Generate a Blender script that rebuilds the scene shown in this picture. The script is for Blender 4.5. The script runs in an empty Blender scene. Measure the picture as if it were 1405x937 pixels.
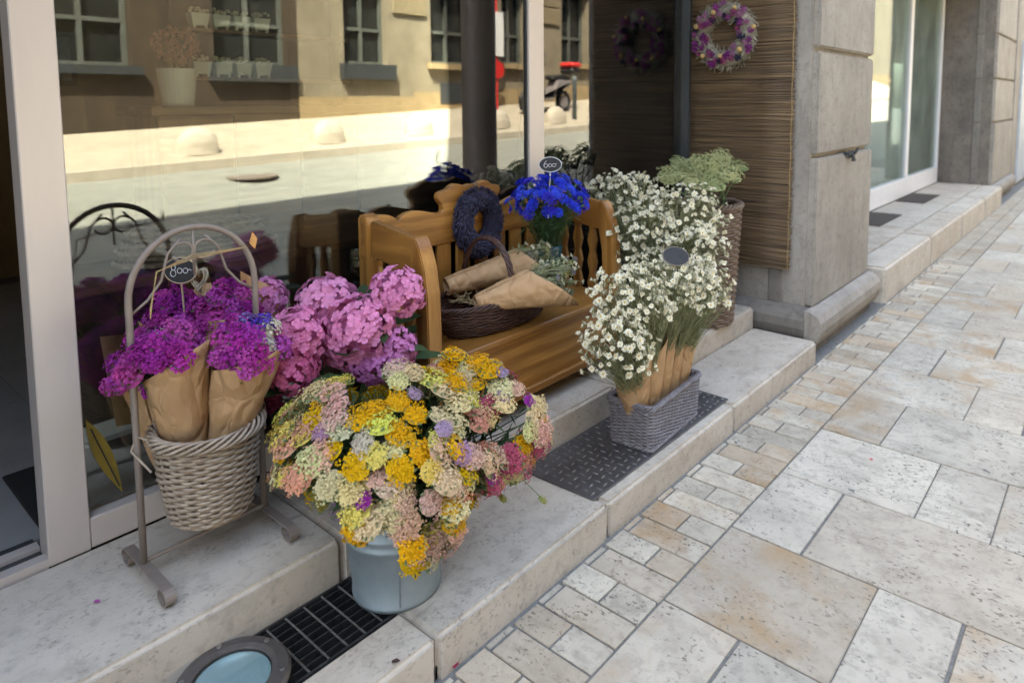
import bpy, bmesh, math, random
from mathutils import Vector, Matrix, Quaternion, noise
V = Vector
rnd = random.Random(11)
sc = bpy.context.scene
col = sc.collection
# ------------------------------------------------------------------ camera
F, CX, CY, W, H = 940.1, 765.5, 224.8, 1405.0, 937.0
YAW, PIT, ROL = -0.690987, 0.0917436, 0.00315865
CAM = V((0, 0, 1.5))
fw = V((math.cos(PIT)*math.cos(YAW), -math.cos(PIT)*math.sin(YAW), -math.sin(PIT)))
_r = fw.cross(V((0, 0, 1))).normalized(); _d = fw.cross(_r)
rt = math.cos(ROL)*_r + math.sin(ROL)*_d
dn = -math.sin(ROL)*_r + math.cos(ROL)*_d
cd = bpy.data.cameras.new('camera'); cam = bpy.data.objects.new('camera', cd); col.objects.link(cam)
cam.matrix_world = Matrix(((rt.x, -dn.x, -fw.x, CAM.x), (rt.y, -dn.y, -fw.y, CAM.y), (rt.z, -dn.z, -fw.z, CAM.z), (0, 0, 0, 1)))
cd.sensor_width = 36; cd.lens = F/W*36
cd.shift_x = -(CX-W/2)/W; cd.shift_y = -(H/2-CY)/W
cd.clip_start = 0.02; cd.clip_end = 500
cd.dof.use_dof = True; cd.dof.focus_distance = 2.25; cd.dof.aperture_fstop = 2.6
sc.camera = cam
def at(px, py, depth):
    """photo pixel + depth along the view axis -> world point"""
    return CAM + (rt*((px-CX)/F) + dn*((py-CY)/F) + fw)*depth
# ------------------------------------------------------------------ light
LD = V((0.53, -0.46, -1.0)).normalized()
EL = math.asin(-LD.z)
w = bpy.data.worlds.new('World'); sc.world = w; w.use_nodes = True
nt = w.node_tree; nt.nodes.clear()
sky = nt.nodes.new('ShaderNodeTexSky'); sky.sky_type = 'NISHITA'; sky.sun_disc = False
sky.sun_elevation = EL; sky.sun_rotation = math.atan2(-LD.x, -LD.y); sky.dust_density = 3.0; sky.ozone_density = 0.4
bg = nt.nodes.new('ShaderNodeBackground'); bg.inputs[1].default_value = 0.15
wo = nt.nodes.new('ShaderNodeOutputWorld')
nt.links.new(sky.outputs[0], bg.inputs[0]); nt.links.new(bg.outputs[0], wo.inputs[0])
sl = bpy.data.lights.new('sun', 'SUN'); so = bpy.data.objects.new('sun', sl); col.objects.link(so)
sl.energy = 4.6; sl.angle = math.radians(0.5); sl.color = (1, .94, .84)
so.rotation_euler = LD.to_track_quat('-Z', 'Y').to_euler()
sc.view_settings.view_transform = 'Standard'; sc.view_settings.look = 'None'; sc.view_settings.gamma = 1
sc.view_settings.exposure = 3.28
sc.view_settings.use_white_balance = True; sc.view_settings.white_balance_temperature = 7300; sc.view_settings.white_balance_tint = 3
sc.render.engine = 'CYCLES'
sc.cycles.use_denoising = True; sc.cycles.max_bounces = 8; sc.cycles.transparent_max_bounces = 12
sc.cycles.sample_clamp_indirect = 6; sc.cycles.caustics_reflective = False; sc.cycles.caustics_refractive = False
# ------------------------------------------------------------------ materials
MATS = {}
def nodes(name):
    m = bpy.data.materials.new(name); m.use_nodes = True; MATS[name] = m
    return m, m.node_tree, m.node_tree.nodes['Principled BSDF']
def N(t, kind, **kw):
    n = t.nodes.new(kind)
    for k, v in kw.items():
        if k.startswith('_'): setattr(n, k[1:], v)
        else: n.inputs[k].default_value = v
    return n
def mixc(t, fac, a, b):
    n = t.nodes.new('ShaderNodeMix'); n.data_type = 'RGBA'
    for sock, val in ((n.inputs[0], fac), (n.inputs[6], a), (n.inputs[7], b)):
        if isinstance(val, (int, float)): sock.default_value = val
        elif isinstance(val, tuple): sock.default_value = val if len(val) == 4 else (*val, 1)
        else: t.links.new(val, sock)
    return n.outputs[2]
def ramp(t, src, a, b):
    n = t.nodes.new('ShaderNodeMapRange'); n.inputs[1].default_value = a; n.inputs[2].default_value = b
    t.links.new(src, n.inputs[0]); return n.outputs[0]
def coords(t, world=False, scale=(1, 1, 1), randoff=False):
    if world: src = t.nodes.new('ShaderNodeNewGeometry').outputs['Position']
    else: src = t.nodes.new('ShaderNodeTexCoord').outputs['Object']
    if randoff:
        oi = t.nodes.new('ShaderNodeObjectInfo'); mul = N(t, 'ShaderNodeMath', _operation='MULTIPLY'); mul.inputs[1].default_value = 57.0
        t.links.new(oi.outputs['Random'], mul.inputs[0])
        ad = N(t, 'ShaderNodeVectorMath', _operation='ADD'); t.links.new(src, ad.inputs[0]); t.links.new(mul.outputs[0], ad.inputs[1]); src = ad.outputs[0]
    mp = t.nodes.new('ShaderNodeMapping'); mp.inputs['Scale'].default_value = scale
    t.links.new(src, mp.inputs[0]); return mp.outputs[0]
def noise_tex(t, vec, scale, detail=5, rough=.6, dist=0):
    n = N(t, 'ShaderNodeTexNoise', Scale=scale, Detail=detail, Roughness=rough, Distortion=dist)
    t.links.new(vec, n.inputs['Vector']); return n.outputs['Fac']
def bump(t, p, h, strength=.3, dist=.01):
    b = N(t, 'ShaderNodeBump', Strength=strength, Distance=dist); t.links.new(h, b.inputs['Height']); t.links.new(b.outputs[0], p.inputs['Normal'])
def plain(name, c1, c2=None, scale=20, rough=.6, metal=0, bmp=0, bdist=.002, world=False, stretch=(1, 1, 1), rand=0, objcol=False, transl=0, spec=.4, detail=5):
    m, t, p = nodes(name)
    p.inputs['Roughness'].default_value = rough; p.inputs['Metallic'].default_value = metal
    p.inputs['Specular IOR Level'].default_value = spec
    vec = coords(t, world, stretch, True); nz = noise_tex(t, vec, scale, detail)
    c2 = c2 or tuple(x*.72 for x in c1)
    c = mixc(t, ramp(t, nz, .3, .7), c2, c1)
    if objcol:
        oi = t.nodes.new('ShaderNodeObjectInfo'); mm = t.nodes.new('ShaderNodeMix'); mm.data_type = 'RGBA'; mm.blend_type = 'MULTIPLY'; mm.inputs[0].default_value = 1
        t.links.new(c, mm.inputs[6]); t.links.new(oi.outputs['Color'], mm.inputs[7]); c = mm.outputs[2]
    if rand:
        oi = t.nodes.new('ShaderNodeObjectInfo'); hs = N(t, 'ShaderNodeHueSaturation')
        rr = N(t, 'ShaderNodeMapRange'); rr.inputs[3].default_value = 1-rand; rr.inputs[4].default_value = 1+rand
        t.links.new(oi.outputs['Random'], rr.inputs[0]); t.links.new(rr.outputs[0], hs.inputs['Value']); t.links.new(c, hs.inputs['Color']); c = hs.outputs[0]
    t.links.new(c, p.inputs['Base Color'])
    if bmp: bump(t, p, nz, bmp, bdist)
    if transl:
        tr = t.nodes.new('ShaderNodeBsdfTranslucent'); t.links.new(c, tr.inputs[0])
        mx = t.nodes.new('ShaderNodeMixShader'); mx.inputs[0].default_value = transl
        out = t.nodes['Material Output']; t.links.new(p.outputs[0], mx.inputs[1]); t.links.new(tr.outputs[0], mx.inputs[2]); t.links.new(mx.outputs[0], out.inputs[0])
    return m
def wood(name, c1, c2, axis=0, sc_=1.0, rough=.42):
    m, t, p = nodes(name)
    st = [9.0, 9.0, 9.0]; st[axis] = 0.8
    st2 = [5.0, 5.0, 5.0]; st2[axis] = .55
    vec = coords(t, False, tuple(s*sc_ for s in st2), True)
    a = noise_tex(t, vec, 1.6, 3, .55, 1.2)
    wv = N(t, 'ShaderNodeTexWave', Scale=1.1, Distortion=5.0, Detail=2.0); wv.inputs['Detail Scale'].default_value = .9
    wv.bands_direction = 'XYZ'[(axis+2) % 3]; t.links.new(vec, wv.inputs['Vector'])
    fine = noise_tex(t, coords(t, False, tuple(s*sc_*9 for s in st)), 1.5, 3)
    c = mixc(t, ramp(t, wv.outputs['Fac'], .12, .6), tuple(x*.78 for x in c2), c1)
    c = mixc(t, ramp(t, a, .62, .3), c, tuple(x*.62 for x in c2))
    mm = t.nodes.new('ShaderNodeMix'); mm.data_type = 'RGBA'; mm.blend_type = 'MULTIPLY'; mm.inputs[0].default_value = .5
    t.links.new(c, mm.inputs[6]); t.links.new(fine, mm.inputs[7])
    t.links.new(mm.outputs[2], p.inputs['Base Color']); p.inputs['Roughness'].default_value = rough
    bump(t, p, fine, .12, .002); return m
def stone(name, c1, c2, stain, pit=.5, streak=(3, 3, 3), scale=3.0, randv=.12, stain_amt=.5, fine=60, rough=.75, world=True):
    """limestone / travertine: clouded base, streaks, dark pits, ochre stains on some stones"""
    m, t, p = nodes(name)
    vec = coords(t, world, (1, 1, 1), True); sv = coords(t, world, streak, True)
    oi = t.nodes.new('ShaderNodeObjectInfo')
    c = mixc(t, ramp(t, noise_tex(t, vec, scale, 6, .62), .32, .7), c2, c1)
    s = noise_tex(t, sv, 2.2, 7, .68, .6)
    c = mixc(t, ramp(t, s, .52, .80), c, tuple(x*.70 for x in c2))
    mo = noise_tex(t, vec, 22, 6, .7, .3); c = mixc(t, ramp(t, mo, .50, .78), c, tuple(x*.74 for x in c2))
    st = noise_tex(t, vec, 4.5, 5, .6, .4)
    mul = N(t, 'ShaderNodeMath', _operation='MULTIPLY'); t.links.new(ramp(t, st, .45, .72), mul.inputs[0])
    r2 = N(t, 'ShaderNodeMath', _operation='MULTIPLY_ADD'); r2.inputs[1].default_value = 7.31; r2.inputs[2].default_value = 0
    t.links.new(oi.outputs['Random'], r2.inputs[0]); fr = N(t, 'ShaderNodeMath', _operation='FRACT'); t.links.new(r2.outputs[0], fr.inputs[0])
    t.links.new(ramp(t, fr.outputs[0], 1-stain_amt, 1.0), mul.inputs[1])
    c = mixc(t, mul.outputs[0], c, stain)
    # pits: small dark irregular holes, clustered
    pv = coords(t, world, tuple(.4+.6*x/max(streak) for x in streak), True)
    pn = noise_tex(t, pv, fine, 3, .6, .3); cl = noise_tex(t, vec, 7, 4, .7)
    pm_ = N(t, 'ShaderNodeMath', _operation='MULTIPLY'); t.links.new(ramp(t, pn, .57, .64), pm_.inputs[0]); t.links.new(ramp(t, cl, .42, .60), pm_.inputs[1])
    pk = N(t, 'ShaderNodeMath', _operation='MULTIPLY'); t.links.new(pm_.outputs[0], pk.inputs[0]); pk.inputs[1].default_value = pit
    c = mixc(t, pk.outputs[0], c, (.13, .12, .11))
    big = noise_tex(t, pv, 11, 4, .55, .8)
    bk = N(t, 'ShaderNodeMath', _operation='MULTIPLY'); t.links.new(ramp(t, big, .70, .74), bk.inputs[0]); bk.inputs[1].default_value = pit
    c = mixc(t, bk.outputs[0], c, (.14, .14, .145))
    r3 = N(t, 'ShaderNodeMath', _operation='MULTIPLY'); r3.inputs[1].default_value = 13.7; t.links.new(oi.outputs['Random'], r3.inputs[0]); f3 = N(t, 'ShaderNodeMath', _operation='FRACT'); t.links.new(r3.outputs[0], f3.inputs[0])
    tn = N(t, 'ShaderNodeMath', _operation='MULTIPLY'); t.links.new(ramp(t, f3.outputs[0], .62, .95), tn.inputs[0]); tn.inputs[1].default_value = .42 if randv > .1 else 0
    c = mixc(t, tn.outputs[0], c, tuple(.35*a_+.65*b_ for a_, b_ in zip(c2, stain)))
    hs = N(t, 'ShaderNodeHueSaturation'); rr = N(t, 'ShaderNodeMapRange'); rr.inputs[3].default_value = 1-randv; rr.inputs[4].default_value = 1+randv*.6
    t.links.new(oi.outputs['Random'], rr.inputs[0]); t.links.new(rr.outputs[0], hs.inputs['Value']); t.links.new(c, hs.inputs['Color'])
    t.links.new(hs.outputs[0], p.inputs['Base Color']); p.inputs['Roughness'].default_value = rough; p.inputs['Specular IOR Level'].default_value = .3
    ad = N(t, 'ShaderNodeMath', _operation='SUBTRACT'); t.links.new(noise_tex(t, vec, 45, 5, .7), ad.inputs[0]); t.links.new(pk.outputs[0], ad.inputs[1])
    bump(t, p, ad.outputs[0], .35, .004); return m
def glass(name, base=.07, tint=(.93, .97, .95), rough=0.0, k=1.5, film=.005, fcol=(.7, .7, .66)):
    m, t, p = nodes(name); t.nodes.remove(p)
    g = N(t, 'ShaderNodeBsdfGlossy', Roughness=rough); g.inputs[0].default_value = (1, 1, 1, 1)
    tr = t.nodes.new('ShaderNodeBsdfTransparent'); tr.inputs[0].default_value = (*tint, 1)
    lw = N(t, 'ShaderNodeFresnel', IOR=1.5); ad = N(t, 'ShaderNodeMath', _operation='MULTIPLY_ADD'); ad.inputs[1].default_value = k; ad.inputs[2].default_value = base-.04*k; ad.use_clamp = True
    mx = t.nodes.new('ShaderNodeMixShader'); t.links.new(lw.outputs[0], ad.inputs[0]); t.links.new(ad.outputs[0], mx.inputs[0])
    t.links.new(g.outputs[0], mx.inputs[2]); df = t.nodes.new('ShaderNodeBsdfDiffuse'); df.inputs[0].default_value = (*fcol, 1)
    m2 = t.nodes.new('ShaderNodeMixShader'); nz = noise_tex(t, coords(t, True, (3, 3, 1.2)), 1.6, 6, .65, 1.0)
    fm = N(t, 'ShaderNodeMath', _operation='MULTIPLY'); t.links.new(ramp(t, nz, .25, .8), fm.inputs[0]); fm.inputs[1].default_value = film*2
    t.links.new(fm.outputs[0], m2.inputs[0]); t.links.new(tr.outputs[0], m2.inputs[1]); t.links.new(df.outputs[0], m2.inputs[2])
    t.links.new(m2.outputs[0], mx.inputs[1]); t.links.new(mx.outputs[0], t.nodes['Material Output'].inputs[0]); return m
M_slab = stone('travertine_slab', (.53, .495, .43), (.36, .33, .285), (.36, .245, .135), 1.0, (6, 2.4, 6), 3.2, .14, .6, 85)
M_sett = stone('travertine_sett', (.51, .465, .39), (.35, .315, .26), (.34, .20, .085), 1.0, (6, 3, 6), 4, .18, .65, 90)
M_step = stone('limestone_step', (.55, .495, .43), (.43, .38, .32), (.33, .25, .19), .5, (2.2, 4, 4), 2.5, .05, .35, 95)
M_mortar = plain('mortar', (.19, .185, .178), (.11, .108, .105), 60, .95, bmp=.4)
M_pillar = stone('grey_sandstone', (.335, .305, .27), (.235, .212, .19), (.17, .145, .12), .6, (6, 6, 1.2), 2.2, .08, .4, 110)
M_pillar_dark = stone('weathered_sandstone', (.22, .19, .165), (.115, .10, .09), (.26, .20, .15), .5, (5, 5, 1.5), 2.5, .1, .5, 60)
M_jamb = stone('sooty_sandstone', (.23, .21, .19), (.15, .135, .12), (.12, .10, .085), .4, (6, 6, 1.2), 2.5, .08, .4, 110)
M_plaster = plain('facade_plaster', (.24, .205, .15), (.165, .14, .10), 3, .9, bmp=.2, world=True)
M_trim = plain('facade_stone_trim', (.34, .25, .14), (.24, .18, .10), 5, .9, world=True)
M_shade_ashlar = plain('rough_shade_ashlar', (.25, .20, .125), (.15, .12, .075), 16, .95, bmp=.8, bdist=.02, world=True)  # overhang shadow put into a darker rough stone colour
M_shadefront = plain('shaded_front', (.060, .042, .026), (.032, .022, .015), 3, .8, world=True, stretch=(4, 4, .5))  # dark brown stands in for shade on the facade opposite
M_wallup = plain('upper_facade', (.42, .37, .30), (.34, .30, .25), 2, .9, world=True)
M_alu = plain('pale_aluminium', (.60, .545, .51), (.52, .47, .445), 4, .38, .25, stretch=(1, 1, .2), world=True)
M_white = plain('white_frame', (.72, .72, .74), (.66, .66, .69), 5, .4)
M_dark = plain('dark_frame', (.045, .05, .055), None, 9, .35)
M_glass = glass('shop_glass', .10, k=1.75)
M_glass2 = glass('far_shop_glass', .08, (.85, .96, .92), 0, .8, .16, (.50, .66, .60))  # milky mint mixed into the glass stands in for interior brightness
M_lamp_glass = glass('lamp_glass', .06, (.80, .95, .97), film=0)
M_iron = plain('taupe_metal', (.245, .205, .18), (.20, .165, .145), 25, .5, .2, bmp=.1)
M_grate = plain('galvanised_grate', (.10, .105, .11), (.05, .05, .055), 40, .5, .75, bmp=.2)
M_bright = plain('worn_steel', (.42, .43, .44), (.25, .25, .26), 60, .38, .9)
M_flange = plain('grey_cast_metal', (.135, .125, .12), (.10, .09, .09), 40, .55, .5, bmp=.2)
M_black = plain('black_void', (.012, .012, .013), None, 9, .9)
M_refl = plain('lamp_reflector', (.70, .74, .74), (.52, .60, .62), 5, .3, .1)
M_plate = plain('tread_plate', (.135, .13, .135), (.08, .075, .075), 14, .5, .55, bmp=.15)
M_loz = plain('worn_tread', (.19, .185, .19), (.11, .105, .105), 30, .42, .6)
M_zinc = plain('zinc', (.25, .295, .325), (.17, .21, .24), 9, .55, .45, bmp=.06, detail=8)
M_kraft = plain('kraft_paper', (.52, .33, .175), (.42, .25, .125), 9, .6, bmp=.7, bdist=.012, transl=.12, detail=2)
_t = M_kraft.node_tree; _p = _t.nodes['Principled BSDF']
_v = N(_t, 'ShaderNodeTexVoronoi', Scale=15.0); _v.feature = 'DISTANCE_TO_EDGE'
_w = N(_t, 'ShaderNodeVectorMath', _operation='ADD'); _nz = N(_t, 'ShaderNodeTexNoise', Scale=9.0); _c = coords(_t, False, (1, 1, .55), True)
_m = N(_t, 'ShaderNodeVectorMath', _operation='SCALE'); _m.inputs['Scale'].default_value = .12
_t.links.new(_c, _nz.inputs['Vector']); _t.links.new(_nz.outputs['Color'], _m.inputs[0]); _t.links.new(_c, _w.inputs[0]); _t.links.new(_m.outputs[0], _w.inputs[1]); _t.links.new(_w.outputs[0], _v.inputs['Vector'])
_b = N(_t, 'ShaderNodeBump', Strength=.38, Distance=.02); _t.links.new(ramp(_t, _v.outputs['Distance'], 0, .28), _b.inputs['Height'])
_o = [l.from_socket for l in _p.inputs['Normal'].links][0]; _t.links.new(_o, _b.inputs['Normal']); _t.links.new(_b.outputs[0], _p.inputs['Normal'])
M_wick_l = plain('bleached_willow', (.40, .33, .26), (.24, .18, .13), 34, .6, bmp=.2, detail=3)
M_wick_g = plain('grey_willow', (.235, .225, .25), (.13, .115, .125), 40, .6, bmp=.2, detail=3)
M_wick_d = plain('dark_willow', (.075, .034, .026), (.03, .014, .012), 40, .42, bmp=.15, detail=3)
M_wick_b = plain('brown_willow', (.22, .155, .115), (.11, .075, .055), 40, .6, bmp=.2, detail=3)
M_pine = wood('pine_x', (.52, .245, .058), (.42, .175, .035), 0)
M_pine_z = wood('pine_z', (.52, .25, .06), (.43, .18, .038), 2)
M_pine_y = wood('pine_y', (.50, .235, .056), (.41, .17, .035), 1)
M_brown = wood('dark_brown_wood', (.075, .036, .02), (.035, .018, .011), 2, .6)
M_brown_x = wood('brown_wood_top', (.20, .105, .05), (.12, .06, .03), 0, .6)
M_counter = wood('counter_wood', (.30, .17, .075), (.20, .10, .045), 0, .6)
M_reed = plain('reed', (.20, .13, .07), (.035, .021, .013), 3.2, .6, world=True, stretch=(1, .55, 42), detail=3)
M_thread = plain('jute_thread', (.48, .34, .16), None, 30, .9)
M_leaf = plain('leaf_green', (.055, .10, .035), (.03, .06, .022), 30, .6, transl=.25)
M_sage = plain('sage_stem', (.33, .34, .19), (.20, .22, .11), 30, .7, transl=.15)
M_corn_stem = plain('cornflower_stem', (.10, .19, .09), (.06, .12, .06), 30, .6, transl=.15)
M_umbel = plain('umbel_green', (.20, .27, .13), (.11, .17, .075), 40, .7, transl=.2)
M_petal = plain('petal', (1, 1, 1), (.70, .66, .62), 8, .7, detail=3, objcol=True, transl=.3, spec=.2)
M_white_petal = plain('white_petal', (.80, .775, .66), (.72, .68, .52), 90, .7, transl=.3, spec=.2)
M_yellow = plain('yellow_disc', (.62, .47, .16), (.50, .33, .07), 90, .8)
M_board = plain('chalkboard', (.018, .019, .022), (.03, .03, .034), 30, .75)
M_chalk = plain('chalk', (.62, .63, .66), None, 30, .9)
M_rim = plain('pale_wood_rim', (.52, .42, .30), None, 30, .7)
M_greyrim = plain('grey_wood_rim', (.20, .17, .15), None, 30, .7)
M_tag = plain('orange_card', (.72, .36, .12), None, 20, .7)
M_teal = plain('teal_glaze', (.025, .10, .115), (.015, .06, .075), 6, .12, spec=.6)
M_lav = plain('lavender', (.042, .040, .085), (.014, .014, .03), 70, .8, detail=2)
M_twig = plain('silver_twig', (.36, .33, .27), (.20, .18, .13), 40, .8)
M_straw = plain('straw', (.46, .33, .16), None, 30, .7)
M_tile = plain('shop_tile', (.30, .30, .30), (.24, .24, .24), 5, .35, world=True)
M_rubber = plain('rubber_mat', (.02, .02, .02), None, 40, .8, bmp=.3)
M_brownmat = plain('brown_doormat', (.075, .06, .052), (.045, .035, .03), 90, .95, bmp=.5)
M_inwall = plain('shop_interior_wall', (.20, .155, .10), (.15, .115, .075), 3, .9)
M_mint = plain('mint_interior', (.62, .74, .70), (.55, .68, .64), 3, .7)
M_ceram = plain('white_ceramic', (.72, .74, .68), (.62, .64, .58), 8, .4)
M_road = plain('road_setts', (.27, .275, .25), (.16, .165, .15), 9, .85, world=True, stretch=(.35, 2.4, 1), detail=6)
M_oppave = plain('opposite_pavement', (.40, .355, .285), (.30, .265, .21), 4, .85, world=True)
M_pane_dark = plain('dark_window_pane', (.02, .022, .022), None, 5, .08, spec=.6)
M_opframe = plain('window_woodwork', (.10, .11, .10), None, 5, .6)
M_limebol = plain('pale_stone_bollard', (.50, .45, .38), (.38, .34, .28), 10, .85, bmp=.2)
M_red = plain('red_paint', (.62, .03, .03), None, 5, .35)
M_paint = plain('scooter_silver', (.33, .30, .31), None, 5, .3, .3)
M_blackpl = plain('black_plastic', (.018, .018, .02), None, 9, .45)
M_bluepost = plain('blue_grey_paint', (.16, .20, .22), None, 9, .5)
M_bluedoor = plain('blue_grey_door', (.42, .46, .52), None, 5, .5)
M_stick = plain('yellow_leaf_film', (.26, .19, .03), (.21, .15, .025), 20, .5)
M_bottle = plain('dark_bottle', (.03, .022, .012), None, 5, .15)
M_cloth = plain('lavender_cloth', (.62, .58, .72), None, 8, .8)
# ------------------------------------------------------------------ mesh helpers
ORG = {}
def link(o, parent=None):
    col.objects.link(o)
    if parent is not None: o.parent = parent
    return o
def tag(o, label=None, cat=None, group=None, kind=None):
    for k, v in (('label', label), ('category', cat), ('group', group), ('kind', kind)):
        if v: o[k] = v
    return o
def thing(name, loc, label, cat, group=None):
    o = bpy.data.objects.new(name, None); o.location = loc; o.empty_display_size = .05
    link(o); ORG[o] = V(loc); return tag(o, label, cat, group)
class MB:
    def __init__(s): s.v = []; s.f = []; s.m = []; s.mi = 0
    def add(s, vs, fs):
        b = len(s.v); s.v += [V(x) for x in vs]; s.f += [tuple(i+b for i in q) for q in fs]; s.m += [s.mi]*len(fs); return s
    def box(s, x0, x1, y0, y1, z0, z1, M=None):
        vs = [V((x, y, z)) for z in (z0, z1) for y in (y0, y1) for x in (x0, x1)]
        if M is not None: vs = [M @ q for q in vs]
        return s.add(vs, [(0, 2, 3, 1), (4, 5, 7, 6), (0, 1, 5, 4), (2, 6, 7, 3), (0, 4, 6, 2), (1, 3, 7, 5)])
    def prism(s, poly, axis, a, b):
        """2-D polygon extruded along axis (0,1,2) from a to b"""
        def mk(p, t):
            q = [p[0], p[1]]; q.insert(axis, t); return V(q)
        n = len(poly)
        return s.add([mk(p, a) for p in poly]+[mk(p, b) for p in poly],
                     [tuple(range(n)), tuple(range(2*n-1, n-1, -1))]+[(i, i+n, (i+1) % n+n, (i+1) % n) for i in range(n)])
    def tube(s, pts, r, n=6, closed=False, flat=1.0):
        pts = [V(p) for p in pts]; k = len(pts); vs = []; up = None
        for i, p in enumerate(pts):
            if closed: d = pts[(i+1) % k]-pts[i-1]
            else: d = pts[min(i+1, k-1)]-pts[max(i-1, 0)]
            if d.length < 1e-9: d = V((0, 0, 1))
            d.normalize()
            if up is None: up = d.orthogonal().normalized() if abs(d.z) > .9 else V((0, 0, 1))
            a = (up-d*up.dot(d))
            a = a.normalized() if a.length > 1e-5 else d.orthogonal().normalized()
            up = a; b = d.cross(a); rr = r[i] if isinstance(r, (list, tuple)) else r
            for j in range(n):
                t = 2*math.pi*j/n; vs.append(p+a*math.cos(t)*rr*flat+b*math.sin(t)*rr)
        fs = []
        for i in range(k if closed else k-1):
            for j in range(n):
                i2 = (i+1) % k; fs.append((i*n+j, i*n+(j+1) % n, i2*n+(j+1) % n, i2*n+j))
        if not closed: fs += [tuple(range(n-1, -1, -1)), tuple(range((k-1)*n, k*n))]
        return s.add(vs, fs)
    def lathe(s, prof, c, n=32):
        c = V(c); k = len(prof)
        vs = [c+V((r*math.cos(2*math.pi*j/n), r*math.sin(2*math.pi*j/n), z)) for r, z in prof for j in range(n)]
        return s.add(vs, [(i*n+j, i*n+(j+1) % n, (i+1)*n+(j+1) % n, (i+1)*n+j) for i in range(k-1) for j in range(n)])
    def mesh(s, name, mats, bevel=0, smooth=False, seg=1, org=V((0, 0, 0))):
        me = bpy.data.meshes.new(name); me.from_pydata([tuple(q-org) for q in s.v], [], s.f)
        for m in (mats if isinstance(mats, (list, tuple)) else [mats]): me.materials.append(m)
        if any(s.m): me.polygons.foreach_set('material_index', s.m)
        bm = bmesh.new(); bm.from_mesh(me)
        bmesh.ops.recalc_face_normals(bm, faces=bm.faces)
        if bevel: bmesh.ops.bevel(bm, geom=list(bm.edges), offset=bevel, segments=seg, affect='EDGES', clamp_overlap=True)
        bm.to_mesh(me); bm.free()
        if smooth: me.polygons.foreach_set('use_smooth', [True]*len(me.polygons))
        me.update(); return me
    def build(s, name, mats, parent=None, **kw):
        org = ORG.get(parent, V((0, 0, 0)))
        o = bpy.data.objects.new(name, s.mesh(name, mats, org=org, **kw)); link(o, parent); ORG[o] = org; return o
def inst(name, me, parent, pos, rot=None, scale=1.0, color=None):
    o = bpy.data.objects.new(name, me); link(o, parent); o.location = V(pos)-ORG.get(parent, V((0, 0, 0)))
    if rot is not None: o.rotation_mode = 'QUATERNION'; o.rotation_quaternion = rot
    o.scale = (scale,)*3 if isinstance(scale, (int, float)) else scale
    if color: o.color = (*color, 1)
    ORG[o] = ORG.get(parent, V((0, 0, 0))); return o
def facing(nrm, spin=None):
    q = V(nrm).normalized().to_track_quat('Z', 'Y'); return q @ Quaternion((0, 0, 1), rnd.uniform(0, 6.28) if spin is None else spin)
def rv(a): return V((rnd.uniform(-a, a), rnd.uniform(-a, a), rnd.uniform(-a, a)))
def fib(n, jit=.0):
    out = []
    for i in range(n):
        z = 1-2*(i+.5)/n; r = math.sqrt(max(0, 1-z*z)); a = i*2.399963+rnd.uniform(-jit, jit)
        q = V((r*math.cos(a), r*math.sin(a), z))+rv(jit*.12); out.append(q.normalized())
    return out
# ------------------------------------------------------------------ ground, pavement, steps
ZL, ZU, YK, YU, YG = .118, .24, 1.297, 1.685, 2.24
pav = MB().box(-12, 60, -.45, 1.75, -.30, -.008).build('pavement', M_mortar); tag(pav, kind='structure')
def slab(x0, x1, y0, y1, m, name, g=.0035, z=0.0):
    j = rnd.uniform(-.003, .002)
    MB().box(x0+g, x1-g, y0+g, y1-g, -.05, z+j).build(name, m, pav, bevel=.0028)
xs = [-.63, -.16, .30, .765, 1.235, 1.70, 2.165, 2.625, 3.10, 3.595, 4.075, 4.575, 5.05]
while xs[-1] < 16: xs.append(xs[-1]+rnd.choice((.47, .48, .49)))
yb = .998
for i in range(len(xs)-1):
    a = (i % 2 == 0)
    js = [yb, .75, .02, -.44] if a else [yb, .51, .275, -.21, -.44]
    if xs[i] > 9: js = [yb, .5, -.44]
    for k in range(len(js)-1): slab(xs[i], xs[i+1], js[k+1]+rnd.uniform(-.004, .004)*(k < len(js)-2), js[k], M_slab, 'paving_slab', .0038)
x = .19; k = 0
while x < 7.2:
    p = .1145+rnd.uniform(-.004, .004)
    if k % 2 == 0: sp = 1.137+rnd.uniform(-.012, .012); slab(x, x+p, yb, sp, M_sett, 'paving_sett'); slab(x, x+p, sp, YK-.012, M_sett, 'paving_sett')
    else: slab(x, x+p, yb, 1.264, M_sett, 'paving_sett'); slab(x+.004, x+p-.004, 1.267, YK-.006, M_sett, 'paving_sett', z=-.003)
    x += p; k += 1
far = MB()
while x < 20:
    p = .1145
    far.box(x+.004, x+p-.004, yb+.004, 1.13, -.05, 0); far.box(x+.004, x+p-.004, 1.138, YK-.01, -.05, 0); x += p
tag(far.build('far_setts', M_sett, pav), kind='stuff')
# the lower step: one long kerb with stones
low = MB().box(-3, 3.93, YK+.012, YU-.002, -.2, .03).build('lower_step', M_mortar); tag(low, kind='structure')
def step_stone(x0, x1, y0, y1, z0, z1, par, name='step_stone', m=M_step, bev=.012):
    MB().box(x0+.0015, x1-.0015, y0, y1, z0, z1).build(name, m, par, bevel=bev, seg=3)
for a, b in ((-3, -.55), (-.55, 1.072)): step_stone(a, b, YK, 1.452, -.05, ZL, low)
for a, b in ((1.072, 1.838), (1.838, 2.822), (2.822, 3.9)): step_stone(a, b, YK, YU-.001, -.05, ZL, low)
upp = MB().box(-3, 3.93, YU+.02, YG+.05, 0, ZU-.03).build('upper_step', M_mortar); tag(upp, kind='structure')
for a, b in ((-3, -.3), (-.3, 1.047), (1.047, 2.42), (2.42, 3.915)): step_stone(a, b, YU, YG-.045, -.02, ZU, upp)
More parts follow.
